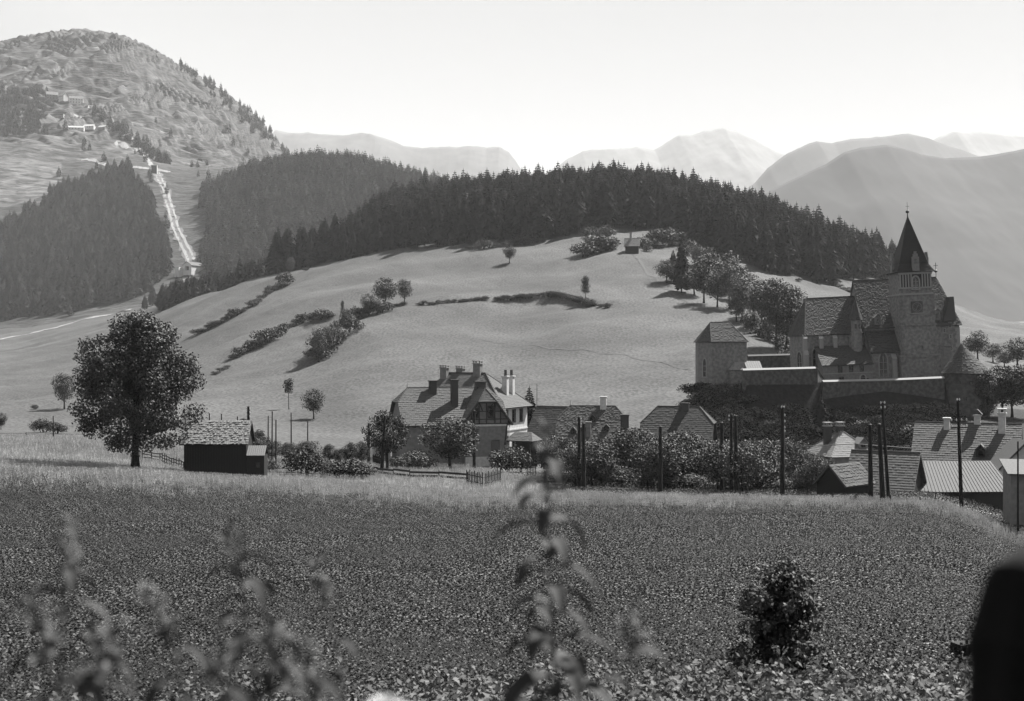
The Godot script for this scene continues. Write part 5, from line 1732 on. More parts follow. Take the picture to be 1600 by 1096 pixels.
func hill_plants() -> void:
	var bush := [make_bush(2.0, 2.6, 9, 900, 0.13, 1, M.bark, M.leaf), make_bush(2.0, 3.0, 11, 1000, 0.13, 2, M.bark, M.leaf), make_bush(2.0, 2.2, 8, 800, 0.14, 3, M.bark, M.dark_leaf)]
	var round_ := [make_tree(8.0, 5.5, 1.6, 0.16, 18, 1.1, 3600, 0.18, 11, M.bark, M.leaf), make_tree(8.0, 5.2, 1.3, 0.16, 20, 1.05, 3600, 0.18, 12, M.bark, M.dark_leaf), make_tree(8.0, 4.8, 1.4, 0.15, 18, 1.0, 3200, 0.18, 13, M.bark, M.pale_leaf)]
	var oval := make_tree(8.0, 3.4, 1.9, 0.13, 16, 0.85, 2600, 0.17, 14, M.bark, M.leaf, 5, 0.45)
	var spruce := make_conifer(20.0, 3.8, 26, 12, 21, M.bark, M.needle, 0.12)
	var rows := [
		["bush", "low bush in the row climbing the bank on the hill's left flank", "bushes on the upper left bank", [304, 523, 8, 312, 521, 13, 325, 514, 8, 333, 510, 9, 341, 507, 9, 350, 502, 11, 358, 498, 11, 366, 493, 12, 376, 489, 8, 384, 484, 8, 392, 479, 9, 401, 473, 10, 409, 468, 11, 417, 461, 11, 424, 456, 10, 431, 453, 10, 439, 450, 12, 448, 446, 18, 477, 424, 9, 485, 418, 11]],
		["bush", "leafy bush in the thicket on the middle bank left of the two trees", "bushes on the middle bank", [362, 562, 12, 372, 557, 18, 382, 551, 19, 392, 547, 20, 403, 543, 22, 414, 537, 23, 425, 531, 24, 436, 524, 24, 444, 517, 18, 452, 513, 13, 463, 508, 12, 474, 505, 14, 484, 502, 14, 494, 499, 15, 504, 498, 17, 513, 497, 16, 334, 585, 8, 344, 580, 9, 354, 576, 8]],
		["bush", "tall bush in the row below the two trees on the bank", "bushes below the two trees", [497, 562, 26, 505, 553, 30, 513, 546, 30, 521, 540, 28, 529, 534, 22, 537, 528, 20, 546, 520, 22, 556, 498, 22, 566, 495, 24, 577, 493, 22, 588, 491, 22, 598, 489, 20, 619, 479, 8, 629, 478, 6]],
		["bush", "low bush of the hedge along the terrace edge across the hill", "bushes of the terrace hedge", [654, 477, 6, 664, 476, 6, 674, 475, 6, 686, 474, 5, 699, 473, 6, 712, 472, 6, 724, 472, 6, 736, 471, 7, 747, 470, 6, 757, 469, 6, 777, 470, 8, 787, 469, 8, 797, 468, 8, 807, 467, 8, 817, 466, 8, 827, 466, 7, 837, 465, 8, 847, 464, 9, 856, 464, 9, 866, 464, 10, 876, 465, 10, 885, 467, 10, 894, 470, 10, 903, 473, 10, 912, 476, 10, 921, 478, 10, 931, 479, 9, 941, 480, 8, 951, 480, 8]],
		["bush", "pale bush at the foot of the spruces at the meadow's upper edge", "bushes under the wood's edge", [733, 390, 8, 743, 390, 12, 754, 389, 14, 765, 388, 15, 776, 387, 14, 789, 386, 13, 803, 384, 14, 817, 383, 13, 831, 380, 11, 845, 378, 8, 1140, 415, 26, 1290, 437, 6, 1302, 446, 8, 1313, 450, 8, 1325, 455, 7, 1331, 458, 6]],
		["bush", "dark bush massed round the farm at the top of the meadow", "bushes round the hilltop farm", [912, 402, 22, 922, 398, 26, 934, 394, 28, 946, 392, 24, 956, 391, 16, 925, 372, 18, 938, 368, 17, 952, 370, 15, 1003, 388, 20, 1014, 386, 24, 1026, 384, 26, 1038, 382, 26, 1050, 380, 24, 1061, 377, 20, 1012, 393, 12, 1030, 389, 10, 1048, 385, 9, 1078, 392, 16]],
		["bush", "bush on the slope between the low chapel and the wood", "bushes behind the low chapel", [1176, 520, 20, 1188, 526, 22, 1200, 530, 20, 1212, 536, 22, 1224, 540, 24, 1236, 545, 26, 1170, 510, 24, 1250, 440, 9, 1232, 560, 16, 1218, 548, 14]],
	]
	for r: Array in rows:
		var a: Array = r[3]
		for i in range(0, a.size(), 3):
			var p := seen(a[i] + rng.randf() * 3.0 - 1.5, a[i + 1])
			var h: float = a[i + 2] / F * -p.z * (0.65 + 0.75 * rng.randf())
			var sx := maxf(h, 1.4) / 2.0 * (1.0 + 0.5 * rng.randf())
			if a[i + 2] < 11:
				sx *= 1.15
			plant(bush[rng.randi() % 3], r[0], r[1], "bush", p, h / 2.0, sx, r[2])
			if i + 5 < a.size() and a[i + 2] < 14 and absf(a[i + 3] - a[i]) < 15.0:
				p = seen((a[i] + a[i + 3]) / 2.0 + rng.randf() * 2.0 - 1.0, (a[i + 1] + a[i + 4]) / 2.0 + rng.randf())
				plant(bush[rng.randi() % 3], r[0], r[1], "bush", p, h * (0.3 + 0.25 * rng.randf()), sx * (0.6 + 0.3 * rng.randf()), r[2])
	for q: Array in [
		[602, 479, 45, 1.05, 1, "dense round tree, larger of the two trees on the hill bank"], [632, 475, 37, 0.75, 0, "smaller loose tree right of the dense round tree on bank"],
		[498, 566, 50, 0.7, 2, "pale small tree lowest in the bush row below the two trees"], [511, 556, 44, 0.75, 0, "small tree second from the bottom of the bush row"], [522, 548, 44, 0.65, 1, "dark small tree in the middle of the bush row"], [541, 524, 40, 0.7, 2, "pale small tree near the top of the bush row"], [576, 494, 34, 0.9, 1, "dark small tree at the top of the bush row"],
		[796, 411, 29, 0.8, 1, "dark bushy tree alone on the meadow's upper rim"], [453, 430, 26, 0.7, 2, "small thin tree at the left corner of the hill wood"],
		[490, 655, 46, 0.85, 1, "low dark tree with forked trunk above the orchard"], [100, 640, 54, 0.75, 0, "tree half hidden behind the big maple's left side"],
		[1, 672, 26, 0.8, 1, "dark tree cut by the left edge of the meadow"],
		[1100, 474, 72, 0.7, 1, "tall dark tree at the left of the grove above the chapel"], [1121, 480, 52, 0.85, 0, "round-headed tree in the front of the grove above chapel"],
		[1140, 483, 66, 0.7, 2, "pale sunlit tree in the middle of the grove above chapel"], [1112, 452, 58, 0.8, 1, "dark tree at the back of the grove above chapel"],
		[1160, 500, 62, 0.85, 2, "pale loose tree right of the grove above chapel"], [1152, 470, 52, 0.8, 0, "tree behind the pale loose tree above chapel"],
		[1190, 508, 60, 0.9, 0, "spreading tree left of the two bare-stemmed trees by church"], [1213, 545, 104, 0.62, 0, "bare-stemmed tall tree behind the chapel, left of two"],
		[1229, 548, 92, 0.6, 1, "bare-stemmed tall tree behind the chapel, right of two"], [1205, 500, 62, 0.9, 1, "broad dark tree behind the two bare-stemmed trees"], [1236, 520, 70, 0.7, 0, "tree nearest the choir roof"],
		[1247, 560, 36, 0.7, 2, "small pale tree against the choir's left end"],
		[1042, 442, 36, 1.15, 1, "dark spreading tree left of the tall hillside spruce"], [925, 383, 28, 1.3, 1, "broad tree left of the hilltop farm roof"], [945, 378, 26, 1.3, 1, "broad tree behind the hilltop farm"], [1030, 376, 18, 1.6, 1, "broad low tree right of the hilltop farm"],
		[1513, 556, 25, 1.3, 1, "tree just right of the church's west end"], [1528, 562, 44, 0.95, 1, "second tree right of the church's west end"], [1552, 566, 28, 1.3, 0, "third tree right of the church, before the bright meadow"], [1570, 574, 22, 1.6, 2, "pale tree at the right above the churchyard"], [1590, 575, 46, 1.1, 1, "dark tree at the right edge above the churchyard"]]:
		var p := seen(q[0], q[1])
		var h: float = q[2] / F * -p.z / 8.0
		plant(round_[q[4]], "broadleaf_tree", q[5], "tree", p, h * 1.1, h * q[3] * 1.5)
	for q: Array in [[1085, 462, 44, 1], [1096, 446, 48, 0], [1129, 458, 54, 1], [1142, 444, 42, 0], [1166, 474, 50, 1], [1177, 494, 52, 0], [1187, 480, 46, 1], [1202, 484, 50, 0], [1221, 492, 54, 1], [1151, 503, 40, 2], [1173, 522, 40, 1], [1201, 532, 36, 0], [1228, 506, 48, 1], [1243, 512, 44, 0], [1106, 424, 40, 1], [1089, 416, 34, 2], [1070, 408, 28, 1]]:
		var tp := seen(q[0], q[1])
		var th: float = q[2] / F * -tp.z / 8.0
		plant(round_[q[3]], "broadleaf_tree", "leafy tree in the belt that runs down from the hill wood to the church", "tree", tp, th, th * (1.2 + 0.4 * rng.randf()), "trees of the belt above the church")
	for q: Array in [[1560, 664, 1], [1576, 662, 1], [1598, 664, 0]]:
		var p := spot(q[0] + 6, 232.0 + 3.0 * q[2])
		plant(round_[q[2]], "broadleaf_tree", "tall dark tree crowding the churchyard's right corner", "tree", p, 1.35 if q[0] > 1540 else 1.15, 1.5, "dark trees right of the round tower")
	var p := seen(915, 470)
	plant(oval, "lone_tree", "lone slender oval tree standing in the middle of the hill meadow", "tree", p, 41.0 / F * -p.z / 8.0, 0.0)
	p = seen(535, 500)
	plant(oval, "lone_tree", "thin young tree sticking out of the bushes on the bank", "tree", p, 32.0 / F * -p.z / 8.0, 18.0 / F * -p.z / 8.0)
	p = seen(1065, 457)
	plant(spruce, "spruce_tree", "tall single spruce on the hillside above the chapel", "tree", p, 84.0 / F * -p.z / 20.0, 92.0 / F * -p.z / 20.0)
	p = seen(1052, 440)
	plant(spruce, "spruce_tree", "smaller spruce close behind the tall single spruce", "tree", p, 50.0 / F * -p.z / 20.0, 64.0 / F * -p.z / 20.0)
	p = spot(827, 200)
	plant(spruce, "spruce_tree", "slim dark conifer right of the white-walled house", "tree", p, 11.5 / 20.0, 14.0 / 20.0)
	p = spot(1283, 208)
	plant(spruce, "spruce_tree", "small dark spruce before the churchyard wall", "tree", p, 7.5 / 20.0, 10.0 / 20.0)
	p = spot(240, 760)
	for q: Array in [[238, 478, 34, "pointed conifer between valley road and meadow, taller of two"], [226, 484, 24, "pointed conifer between valley road and meadow, shorter of two"]]:
		p = seen(q[0], q[1])
		plant(spruce, "spruce_tree", q[3], "tree", p, q[2] / F * -p.z / 20.0, q[2] / F * -p.z / 14.0)
	p = seen(451, 640)
	plant(make_tree(8.0, 3.0, 3.6, 0.1, 9, 0.8, 700, 0.26, 44, M.bark, M.dark_leaf, 6), "pine_tree", "small pine with bare lower stem above the orchard", "tree", p, 50.0 / F * -p.z / 8.0)
	# hilltop farm
	var fp := seen(927, 392)
	var k := -fp.z / F
	var h := thing("farmhouse", "dark gabled farmhouse half hidden by trees at the meadow's top", "house", fp, 0.5)
	gable_house(h, 36 * k, 26 * k, 12 * k, 13 * k, 2.5 * k, M.timber, M.slate, M.slate, roof(0.6, 0.5, 0.05))
	fp = seen(977, 396)
	h = thing("farmhouse", "dark farm building with pale roof right of the gabled farmhouse", "house", fp, -0.15)
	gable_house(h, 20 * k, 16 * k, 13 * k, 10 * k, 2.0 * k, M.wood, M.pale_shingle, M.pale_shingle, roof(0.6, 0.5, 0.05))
	chimney(h, Vector3(8 * k, 25 * k, -7 * k), 1.0, 1.0, 2.0, M.dressed)
	# the dark scrub on the bank under the churchyard wall: one mass
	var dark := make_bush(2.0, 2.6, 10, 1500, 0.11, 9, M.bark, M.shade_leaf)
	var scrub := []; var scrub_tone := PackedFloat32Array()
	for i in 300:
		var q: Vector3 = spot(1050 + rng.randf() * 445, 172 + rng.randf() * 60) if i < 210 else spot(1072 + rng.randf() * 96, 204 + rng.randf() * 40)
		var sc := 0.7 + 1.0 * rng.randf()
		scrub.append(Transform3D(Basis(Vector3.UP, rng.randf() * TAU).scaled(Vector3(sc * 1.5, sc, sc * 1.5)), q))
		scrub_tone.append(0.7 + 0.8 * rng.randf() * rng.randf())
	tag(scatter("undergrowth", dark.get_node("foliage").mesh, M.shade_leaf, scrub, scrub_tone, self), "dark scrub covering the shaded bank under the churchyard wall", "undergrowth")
	for q: Array in [[1112, 626, "lighter bush on the bank under the low chapel, left of two"], [1134, 632, "lighter bush on the bank under the low chapel, right of two"], [1300, 664, "lighter bush on the shaded bank behind the white-roofed house"], [1352, 672, "lighter bush on the shaded bank right of the small spruce"]]:
		p = spot(q[0], 214)
		plant(bush[0], "bush", q[2], "bush", p, 1.1, 1.4)
	p = spot(1430, 200)
	plant(bush[0], "bush", "bright bush standing out on the shaded bank below tower", "bush", p, 1.9, 1.9)
	# ivy on the round tower
	var mb := MB.new()
	var g := RandomNumberGenerator.new()
	g.seed = 8
	var blobs := []
	for i in 16:
		var a := 0.2 + 0.75 * g.randf()
		var y := -0.5 + 7.5 * i / 16.0
		blobs.append([Vector3(sin(a) * 4.5, y, cos(a) * 4.5), 1.1 + 0.5 * g.randf()])
	leaf_cloud(mb, 6000, blobs, 0.22, g)
	var iv := put("ivy", mb.mesh(), M.leaf, self)
	iv.position = Vector3(at(1510, 0, 236).x, -11.0, -236)
	tag(iv, "thick ivy covering the right side of the round tower", "ivy")
	for x in bush + round_ + [oval, spruce, dark]:
		x.free()

func valley_plants() -> void:
	# the big maple in the field
	var p := seen(211, 737)
	var k := -p.z / F
	var big := make_tree(246 * k, 226 * k, 34 * k, 0.36, 80, 1.1, 40000, 0.155, 6, M.bark, M.maple_leaf, 22, 0.2)
	big.name = numbered("maple_tree")
	add_child(big)
	big.position = p
	tag(big, "large round maple with dark trunk standing in the field beside the shed", "tree")
	var fruit := [make_tree(5.0, 4.6, 0.9, 0.11, 20, 0.8, 6000, 0.11, 31, M.bark, M.leaf, 8), make_tree(5.0, 5.0, 0.8, 0.11, 22, 0.75, 6200, 0.11, 32, M.bark, M.pale_leaf, 8), make_tree(5.0, 4.2, 1.0, 0.11, 19, 0.75, 5600, 0.11, 33, M.bark, M.leaf, 8), make_tree(5.0, 5.0, 1.2, 0.13, 22, 0.7, 6000, 0.11, 34, M.bark, M.dark_leaf, 9)]
	var bush := [make_bush(2.0, 2.8, 13, 2600, 0.09, 41, M.bark, M.leaf), make_bush(2.0, 2.4, 12, 2400, 0.09, 42, M.bark, M.dark_leaf), make_bush(2.0, 2.6, 12, 2400, 0.10, 43, M.bark, M.pale_leaf)]
	# the orchard in front of the church
	var row := [876, 741, 66, 899, 744, 62, 925, 747, 70, 950, 744, 66, 968, 752, 58, 991, 750, 84, 1012, 746, 72, 1037, 755, 80, 1060, 750, 84, 1084, 754, 72, 1105, 760, 70, 1122, 754, 78, 1160, 760, 80, 1184, 764, 82, 1204, 758, 74, 1232, 766, 74, 1255, 764, 66, 1278, 766, 62, 940, 738, 50, 1020, 738, 66, 1142, 744, 66, 1192, 748, 68, 1262, 752, 46]
	for i in range(0, row.size(), 3):
		p = spot(row[i], 128.0 + 9.0 * sin(i * 1.7) - (row[i] - 870) * 0.045)
		var h: float = row[i + 2] / F * -p.z / 5.0 * 1.12
		plant(fruit[rng.randi() % 3], "fruit_tree", "leafy fruit tree in the long orchard thicket below the church", "tree", p, h, h * (0.95 + 0.25 * rng.randf()), "fruit trees of the orchard thicket")
	for i in 26:
		p = spot(872 + i * 16.0 + rng.randf() * 8.0, 121.0 - i * 0.45 + rng.randf() * 4.0)
		var sc := 0.65 + 0.5 * rng.randf()
		plant(bush[rng.randi() % 3], "bush", "bush in the undergrowth at the foot of the orchard thicket", "bush", p, sc, sc * 1.2, "bushes at the foot of the orchard thicket")
	for q: Array in [
		[605, 737, 96, 0.85, 3, "dark bushy tree behind the A-shaped pole, left of the tiled house"], [703, 735, 88, 1.35, 2, "apple tree with forked trunk in front of the tiled house"],
		[514, 708, 36, 0.8, 3, "leftmost small tree of the garden row before the hill"], [529, 706, 30, 0.8, 0, "pale small tree, second in the garden row"], [546, 708, 42, 0.8, 3, "dark small tree, third in the garden row"], [564, 706, 42, 0.9, 3, "dark small tree at the right end of the garden row"],
		[400, 716, 52, 0.9, 3, "bushy tree right behind the field shed's lean-to"], [453, 706, 34, 1.2, 0, "low spreading tree behind the hop poles"], [425, 706, 34, 1.2, 1, "pale low tree between the hop poles"], [480, 708, 40, 1.3, 0, "broad pale fruit tree left of the garden row"], [1300, 752, 46, 0.9, 3, "dark tree growing over the board shed"]]:
		p = seen(q[0], q[1]) if q[1] > 725 else spot(q[0], 140.0 + (q[0] as int) % 7)
		var h: float = q[2] / F * -p.z / 5.0
		plant(fruit[q[4]], "fruit_tree", q[5], "tree", p, h, h * q[3])
	for q: Array in [
		[476, 744, 56, 1.0, 1, "tall narrow dark bush by the rail fence"], [545, 747, 38, 1.6, 1, "round dark bush by the rail fence"], [520, 746, 30, 1.3, 1, "smaller dark bush left of the round dark bush"], [566, 747, 24, 1.3, 0, "low bush right of the round dark bush"],
		[648, 735, 34, 1.5, 2, "pale bush in front of the tiled house's left corner"], [627, 735, 28, 1.2, 0, "low bush left of the pale bush before tiled house"], [793, 738, 52, 1.0, 0, "upright twiggy bush right of the picket fence"], [812, 738, 40, 0.8, 1, "dark bush beside the upright twiggy bush"],
		[862, 740, 60, 0.7, 2, "pale bush at the left end of the orchard thicket"], [68, 676, 28, 1.1, 0, "bush in the hollow beyond the left meadow"], [88, 678, 22, 1.2, 1, "dark bush right of the hollow's bush"], [54, 640, 10, 1.0, 1, "tiny dark bush on the left meadow slope"],
		[405, 738, 26, 1.1, 2, "leafy maize-like patch beside the lean-to"], [422, 738, 22, 1.0, 2, "leafy maize-like patch right of the first"], [380, 660, 8, 1.2, 1, "tiny bush on slope above field shed"], [1585, 828, 26, 1.2, 1, "dark bush at the right edge beside the path"], [1602, 822, 60, 0.5, 1, "dark tall bush cut off by right edge beside the path"]]:
		p = seen(q[0], q[1]) if q[1] > 725 or q[1] < 679 else spot(q[0], 150.0)
		var h: float = q[2] / F * -p.z / 2.0
		plant(bush[q[4]], "bush", q[5], "bush", p, h, h * q[3])
	# the bush in the near field
	p = seen(1222, 1062)
	k = -p.z / F
	var nb := make_tree(172 * k, 146 * k, 6 * k, 0.03, 32, 0.17, 6000, 0.05, 71, M.bark, M.dark_leaf, 14, 0.6)
	var sh := MB.new()
	var sg := RandomNumberGenerator.new()
	sg.seed = 4
	var sb := []
	for i in 26:
		var a := i * 2.4
		var y := sg.randf()
		sb.append([Vector3(cos(a) * 72 * k * (1.05 - 0.6 * y), (20 + 150 * y) * k, sin(a) * 72 * k * (1.05 - 0.6 * y)), 0.12 + 0.1 * sg.randf()])
	leaf_cloud(sh, 3200, sb, 0.05, sg)
	put("painted_sunlit_tips", sh.mesh(), M.pale_leaf, nb)  # paler leaves on the outer shell, sunlight on the tips put into colour
	nb.name = numbered("young_tree")
	add_child(nb)
	nb.position = p
	tag(nb, "dark bushy young tree alone in the near field at right", "tree")
	for x in fruit + bush:
		x.free()

func pole(label: String, px: float, top: float, base: float, dist: float, arms: Array, tilt := 0.0, r := 0.18, called := "telegraph_pole") -> Vector3:
	var p := seen(px, base) if dist <= 0.0 else spot(px, dist)
	var d := -p.z
	var h := (548.0 - top) / F * d - p.y
	var o := thing(called, label, "pole", p)
	o.rotation.z = tilt
	var s := MB.new()
	s.tube(Vector3(0, -0.6, 0), Vector3(0, h, 0), r * 1.2, r * 0.75, 8)
	obj("shaft", s, M.pole, o)
	if r > 0.09:
		s = MB.new()
		s.tube(Vector3(0, h, 0), Vector3(0, h + 0.12, 0), r * 0.95, 0.0, 8)
		obj("cap", s, M.pole, o)
	for a: Array in arms:   # [distance below the top, half length, pins]
		if a[1] > 0.0:
			s = MB.new()
			s.box(Vector3(0, h - a[0], 0.12), Vector3(a[1] * 2.0, 0.09, 0.08))
			obj("crossarm", s, M.pole, o)
		for i in int(a[2]):
			var x: float = lerpf(-a[1], a[1], i / maxf(1.0, a[2] - 1.0)) * 0.92 if a[1] > 0.0 else (0.16 if i % 2 == 0 else -0.16)
			s = MB.new()
			s.tube(Vector3(x, h - a[0] + 0.02, 0.12), Vector3(x, h - a[0] + 0.1, 0.12), 0.02, 0.02, 5)
			s.tube(Vector3(x, h - a[0] + 0.1, 0.12), Vector3(x, h - a[0] + 0.17, 0.12), 0.055, 0.06, 8)
			s.tube(Vector3(x, h - a[0] + 0.17, 0.12), Vector3(x, h - a[0] + 0.26, 0.12), 0.045, 0.02, 8)
			obj("insulator", s, M.porcelain, o)
	return p + Vector3(0, h, 0)

func wire(label: String, a: Vector3, b: Vector3, sag: float, r := 0.004) -> void:
	var s := MB.new()
	var q := a
	for i in 12:
		var t := (i + 1) / 12.0
		var n := a.lerp(b, t) - Vector3(0, sag * 4.0 * t * (1.0 - t), 0)
		s.tube(q, n, r, r, 4, false)
		q = n
	tag(obj("telegraph_wire", s, M.iron, self), label, "wire")

func poles() -> void:
	var side := [[0.3, 0.0, 1], [0.55, 0.0, 1], [0.8, 0.0, 1], [1.05, 0.0, 1]]
	var t := []
	t.append(pole("telegraph pole with insulators rising behind the field shed's right end", 388, 636, 0, 124, [[0.3, 0.0, 2], [0.7, 0.0, 2], [1.1, 0.0, 2]]))
	t.append(pole("thin telegraph pole in front of the tiled house's gable", 741, 642, 734, 0, []))
	t.append(pole("telegraph pole with side insulators, left of a close pair", 905, 652, 766, 117, side))
	t.append(pole("plain pole right behind the left pole of the orchard", 912, 662, 747, 115, []))
	t.append(pole("short pole with dark foot standing alone before the orchard", 1032, 667, 762, 105, []))
	t.append(pole("slim pole within the orchard thicket left of the double pole", 1128, 661, 756, 108, []))
	t.append(pole("left shaft of the double pole in front of the orchard", 1143, 648, 772, 105, [[0.25, 0.25, 2], [0.6, 0.25, 2]], 0.0, 0.13))
	t.append(pole("leaning right shaft of the double pole in front of the orchard", 1151, 650, 773, 104.5, [], 0.012))
	t.append(pole("tall telegraph pole with white insulators right of the double pole", 1223, 636, 776, 99, [[0.15, 0.12, 2], [0.8, 0.0, 1], [1.3, 0.0, 1], [1.8, 0.0, 1], [2.1, 0.0, 1]]))
	t.append(pole("left pole of the three before the tiled barn", 1361, 664, 772, 94, [], 0.01))
	t.append(pole("middle leaning pole of the three before the tiled barn", 1380, 663, 777, 92, [], 0.05))
	t.append(pole("tallest pole of the three before the tiled barn", 1389, 629, 776, 93, [[0.15, 0.16, 2], [0.5, 0.16, 2]], 0.065, 0.13))
	t.append(pole("telegraph pole with two crossarms in front of the long house", 1503, 625, 772, 92, [[0.12, 0.1, 2], [1.65, 0.62, 4], [2.1, 0.62, 4]], 0.035, 0.14))
	t.append(pole("dark iron post beside the white building at right", 1591, 690, 779, 86, [], 0.0, 0.07))
	t.append(pole("plain pole between garden row and tiled house", 576, 662, 727, 0, []))
	t.append(pole("left leg of the A-shaped pole before the bushy tree", 596, 650, 738, 0, [], -0.06))
	t.append(pole("right leaning leg of the A-shaped pole before the bushy tree", 606, 655, 733, 0, [], 0.1))
	for q: Array in [[418.5, 650, 150], [424.7, 643, 142], [430.7, 656, 128], [455, 645, 146], [480.6, 659, 150], [371, 651, 135], [316, 652, 140], [327, 646, 140], [346, 647, 142], [83, 650, 160]]:
		pole("bare wooden pole in the garden plots behind the field shed", q[0], q[1], 0, q[2], [], 0.01 * sin(q[0]), 0.085, "garden_pole")
	for o in get_children():
		if str(o.name).begins_with("garden_pole"):
			o.set_meta("group", "bare poles behind the field shed")
	pole("thin bare rod on the slope behind the dormer house", 891, 626, 0, 200, [], 0.0, 0.05, "garden_pole")
	pole("thin bare rod right of the slim conifer", 839, 600, 0, 200, [], 0.0, 0.05, "garden_pole")
	for i in 1:
		var dy := Vector3(0, -0.25, 0)
		var n := "thin"
		wire("%s wire between the double pole and the tall insulator pole" % n, t[6] + dy, t[8] + dy, 0.25)
		wire("%s wire between the tall insulator pole and the tallest barn pole" % n, t[8] + dy, t[11] + dy, 0.3)
		wire("%s wire between the tallest barn pole and the crossarm pole" % n, t[11] + dy, t[12] + dy, 0.2)
		wire("%s wire from the crossarm pole out past the right edge" % n, t[12] + dy, at(1760, 690 + 12 * i, 72), 0.4)
		wire("%s wire between the orchard's left pole and the double pole" % n, t[2] + dy, t[6] + dy, 0.4)
	wire("thick cable sagging in front of the white-roofed house", at(1254, 698, 97), at(1338, 694, 97), 0.0, 0.035)
	wire("thick cable running right from the white-roofed house past three poles", at(1338, 694, 97), at(1428, 701, 97), 0.0, 0.035)
	wire("thin wire across the slope behind the dormer house", at(800, 611, 205), at(893, 625, 200), 0.2)
	# small posts
	for q: Array in [["square post with lamp-like box before the sheet-roofed annex", 1447, 736, 772], ["thin post at the corner of the board shed", 1355, 733, 778], ["short stump post at the field's edge, left of two", 1392, 774, 786], ["short stump post at the field's edge, right of two", 1438, 777, 791], ["low mossy post before the orchard undergrowth", 1000, 728, 752], ["weathered fence post at the bottom of the near field", 803, 1073, 1096], ["short dark fence post left of the young tree", 1133, 1042, 1056], ["thin stake in the near field right of the young tree", 1492, 1062, 1092]]:
		var p := seen(q[1], q[3])
		var k := -p.z / F
		var o := thing("post", q[0], "post", p)
		var s := MB.new()
		var w: float = 8.0 * k if q[3] > 1000 and q[1] != 1492 else 0.10
		if q[1] == 1492: w = 0.035
		s.tube(Vector3(0, -0.4, 0), Vector3(0, (q[3] - q[2]) * k, 0), w * 0.55, w * 0.5, 8)
		obj("shaft", s, M.pole, o)
		if q[1] == 1447:
			s = MB.new()
			s.box(Vector3(0.05, (q[3] - q[2]) * k - 0.15, 0), Vector3(0.42, 0.36, 0.3))
			obj("box", s, M.pole, o)

func rail_fence(called: String, label: String, pts: Array, h: float, rails: int, gap: float, m: Material, board := 0.09) -> Node3D:
	var o: Vector3 = pts[0]
	var root := thing(called, label, "fence", o)
	var line := []
	for i in pts.size() - 1:
		var n := maxi(1, int((pts[i + 1] - pts[i]).length() / gap))
		for j in n:
			line.append(pts[i].lerp(pts[i + 1], float(j) / n))
	line.append(pts[-1])
	for i in line.size():
		var q: Vector3 = line[i]
		q.y = ground(q.x, -q.z)
		line[i] = q
		var s := MB.new()
		s.tube(q - o - Vector3(0, 0.4, 0), q - o + Vector3(0.03 * sin(i * 2.0), h * (1.0 + 0.12 * sin(i * 5.1)), 0), 0.06, 0.05, 6)
		obj("post", s, m, root)
	for i in line.size() - 1:
		for j in rails:
			var y := h * (j + 0.75) / (rails + 0.2)
			var s := MB.new()
			s.beam(line[i] - o + Vector3(0, y + 0.05 * sin(i * 3.3 + j), 0.07), line[i + 1] - o + Vector3(0, y + 0.05 * cos(i * 2.3 + j), 0.07), 0.035, board)
			obj("rail", s, m, root)
	return root

func fences() -> void:
	rail_fence("rail_fence", "dark post-and-rail fence between the big maple and the field shed", [seen(222, 718), seen(250, 722), seen(287, 736)], 1.0, 3, 1.1, M.wood)
	rail_fence("rail_fence", "low rail fence from the lean-to to the round dark bush", [seen(411, 742), seen(470, 744), seen(530, 746)], 0.85, 2, 2.0, M.timber, 0.06)
	rail_fence("rail_fence", "wire fence with thin posts along the far edge of left meadow", [spot(-60, 165), spot(40, 166), spot(132, 168)], 0.8, 1, 5.0, M.wood, 0.03)
	var b := rail_fence("board_fence", "low wide-board fence running to the picket fence", [seen(566, 740), seen(640, 748), seen(731, 752)], 0.9, 2, 2.4, M.timber, 0.22)
	b.set_meta("label", "low fence of wide boards left of the picket fence")
	rail_fence("rail_fence", "dark low guard rail along the track at the field's far edge", [seen(908, 768), seen(1000, 770), seen(1100, 773), seen(1262, 778)], 0.35, 1, 9.0, M.pole, 0.09)
	rail_fence("rail_fence", "long dark timber rail sloping down at right below the annex", [seen(1452, 778), seen(1520, 784), seen(1594, 792)], 0.45, 1, 2.0, M.pole, 0.10)
	# picket fence with a corner towards the viewer
	for f: Array in [["picket_fence", "dark picket fence, stretch left of its corner", seen(728, 756), seen(755, 762), 11], ["picket_fence", "dark picket fence, stretch right of its corner", seen(757, 762), seen(783, 754), 11], ["picket_fence", "short dark picket fence by the A-shaped pole", seen(582, 727), seen(600, 733), 9], ["picket_fence", "picket gate half hidden right of the twiggy bush", seen(823, 742), seen(838, 745), 6]]:
		var o: Vector3 = f[2]
		var root := thing(f[0], f[1], "fence", o)
		var e: Vector3 = f[3] - o
		if absf(e.z) < 0.3:
			e.z = 0.3
		for y: float in [0.35, 0.95]:
			var s := MB.new()
			s.beam(Vector3(0, y, -0.05), e + Vector3(0, y, -0.05), 0.05, 0.08)
			obj("rail", s, M.wood, root)
		for i in f[4]:
			var q: Vector3 = e * (i + 0.5) / f[4]
			q.y = ground(o.x + q.x, -(o.z + q.z)) - o.y
			var s := MB.new()
			var w: float = absf(e.x) / f[4] * 0.3
			var h := 1.3 + 0.12 * sin(i * 4.0)
			s.fan([q + Vector3(-w, -0.1, 0), q + Vector3(w, -0.1, 0), q + Vector3(w, h, 0), q + Vector3(0, h + 0.12, 0), q + Vector3(-w, h, 0)])
			s.box(q + Vector3(0, h * 0.5 - 0.05, -0.015), Vector3(w * 2.0, h + 0.1, 0.02))
			obj("picket", s, M.wood, root)

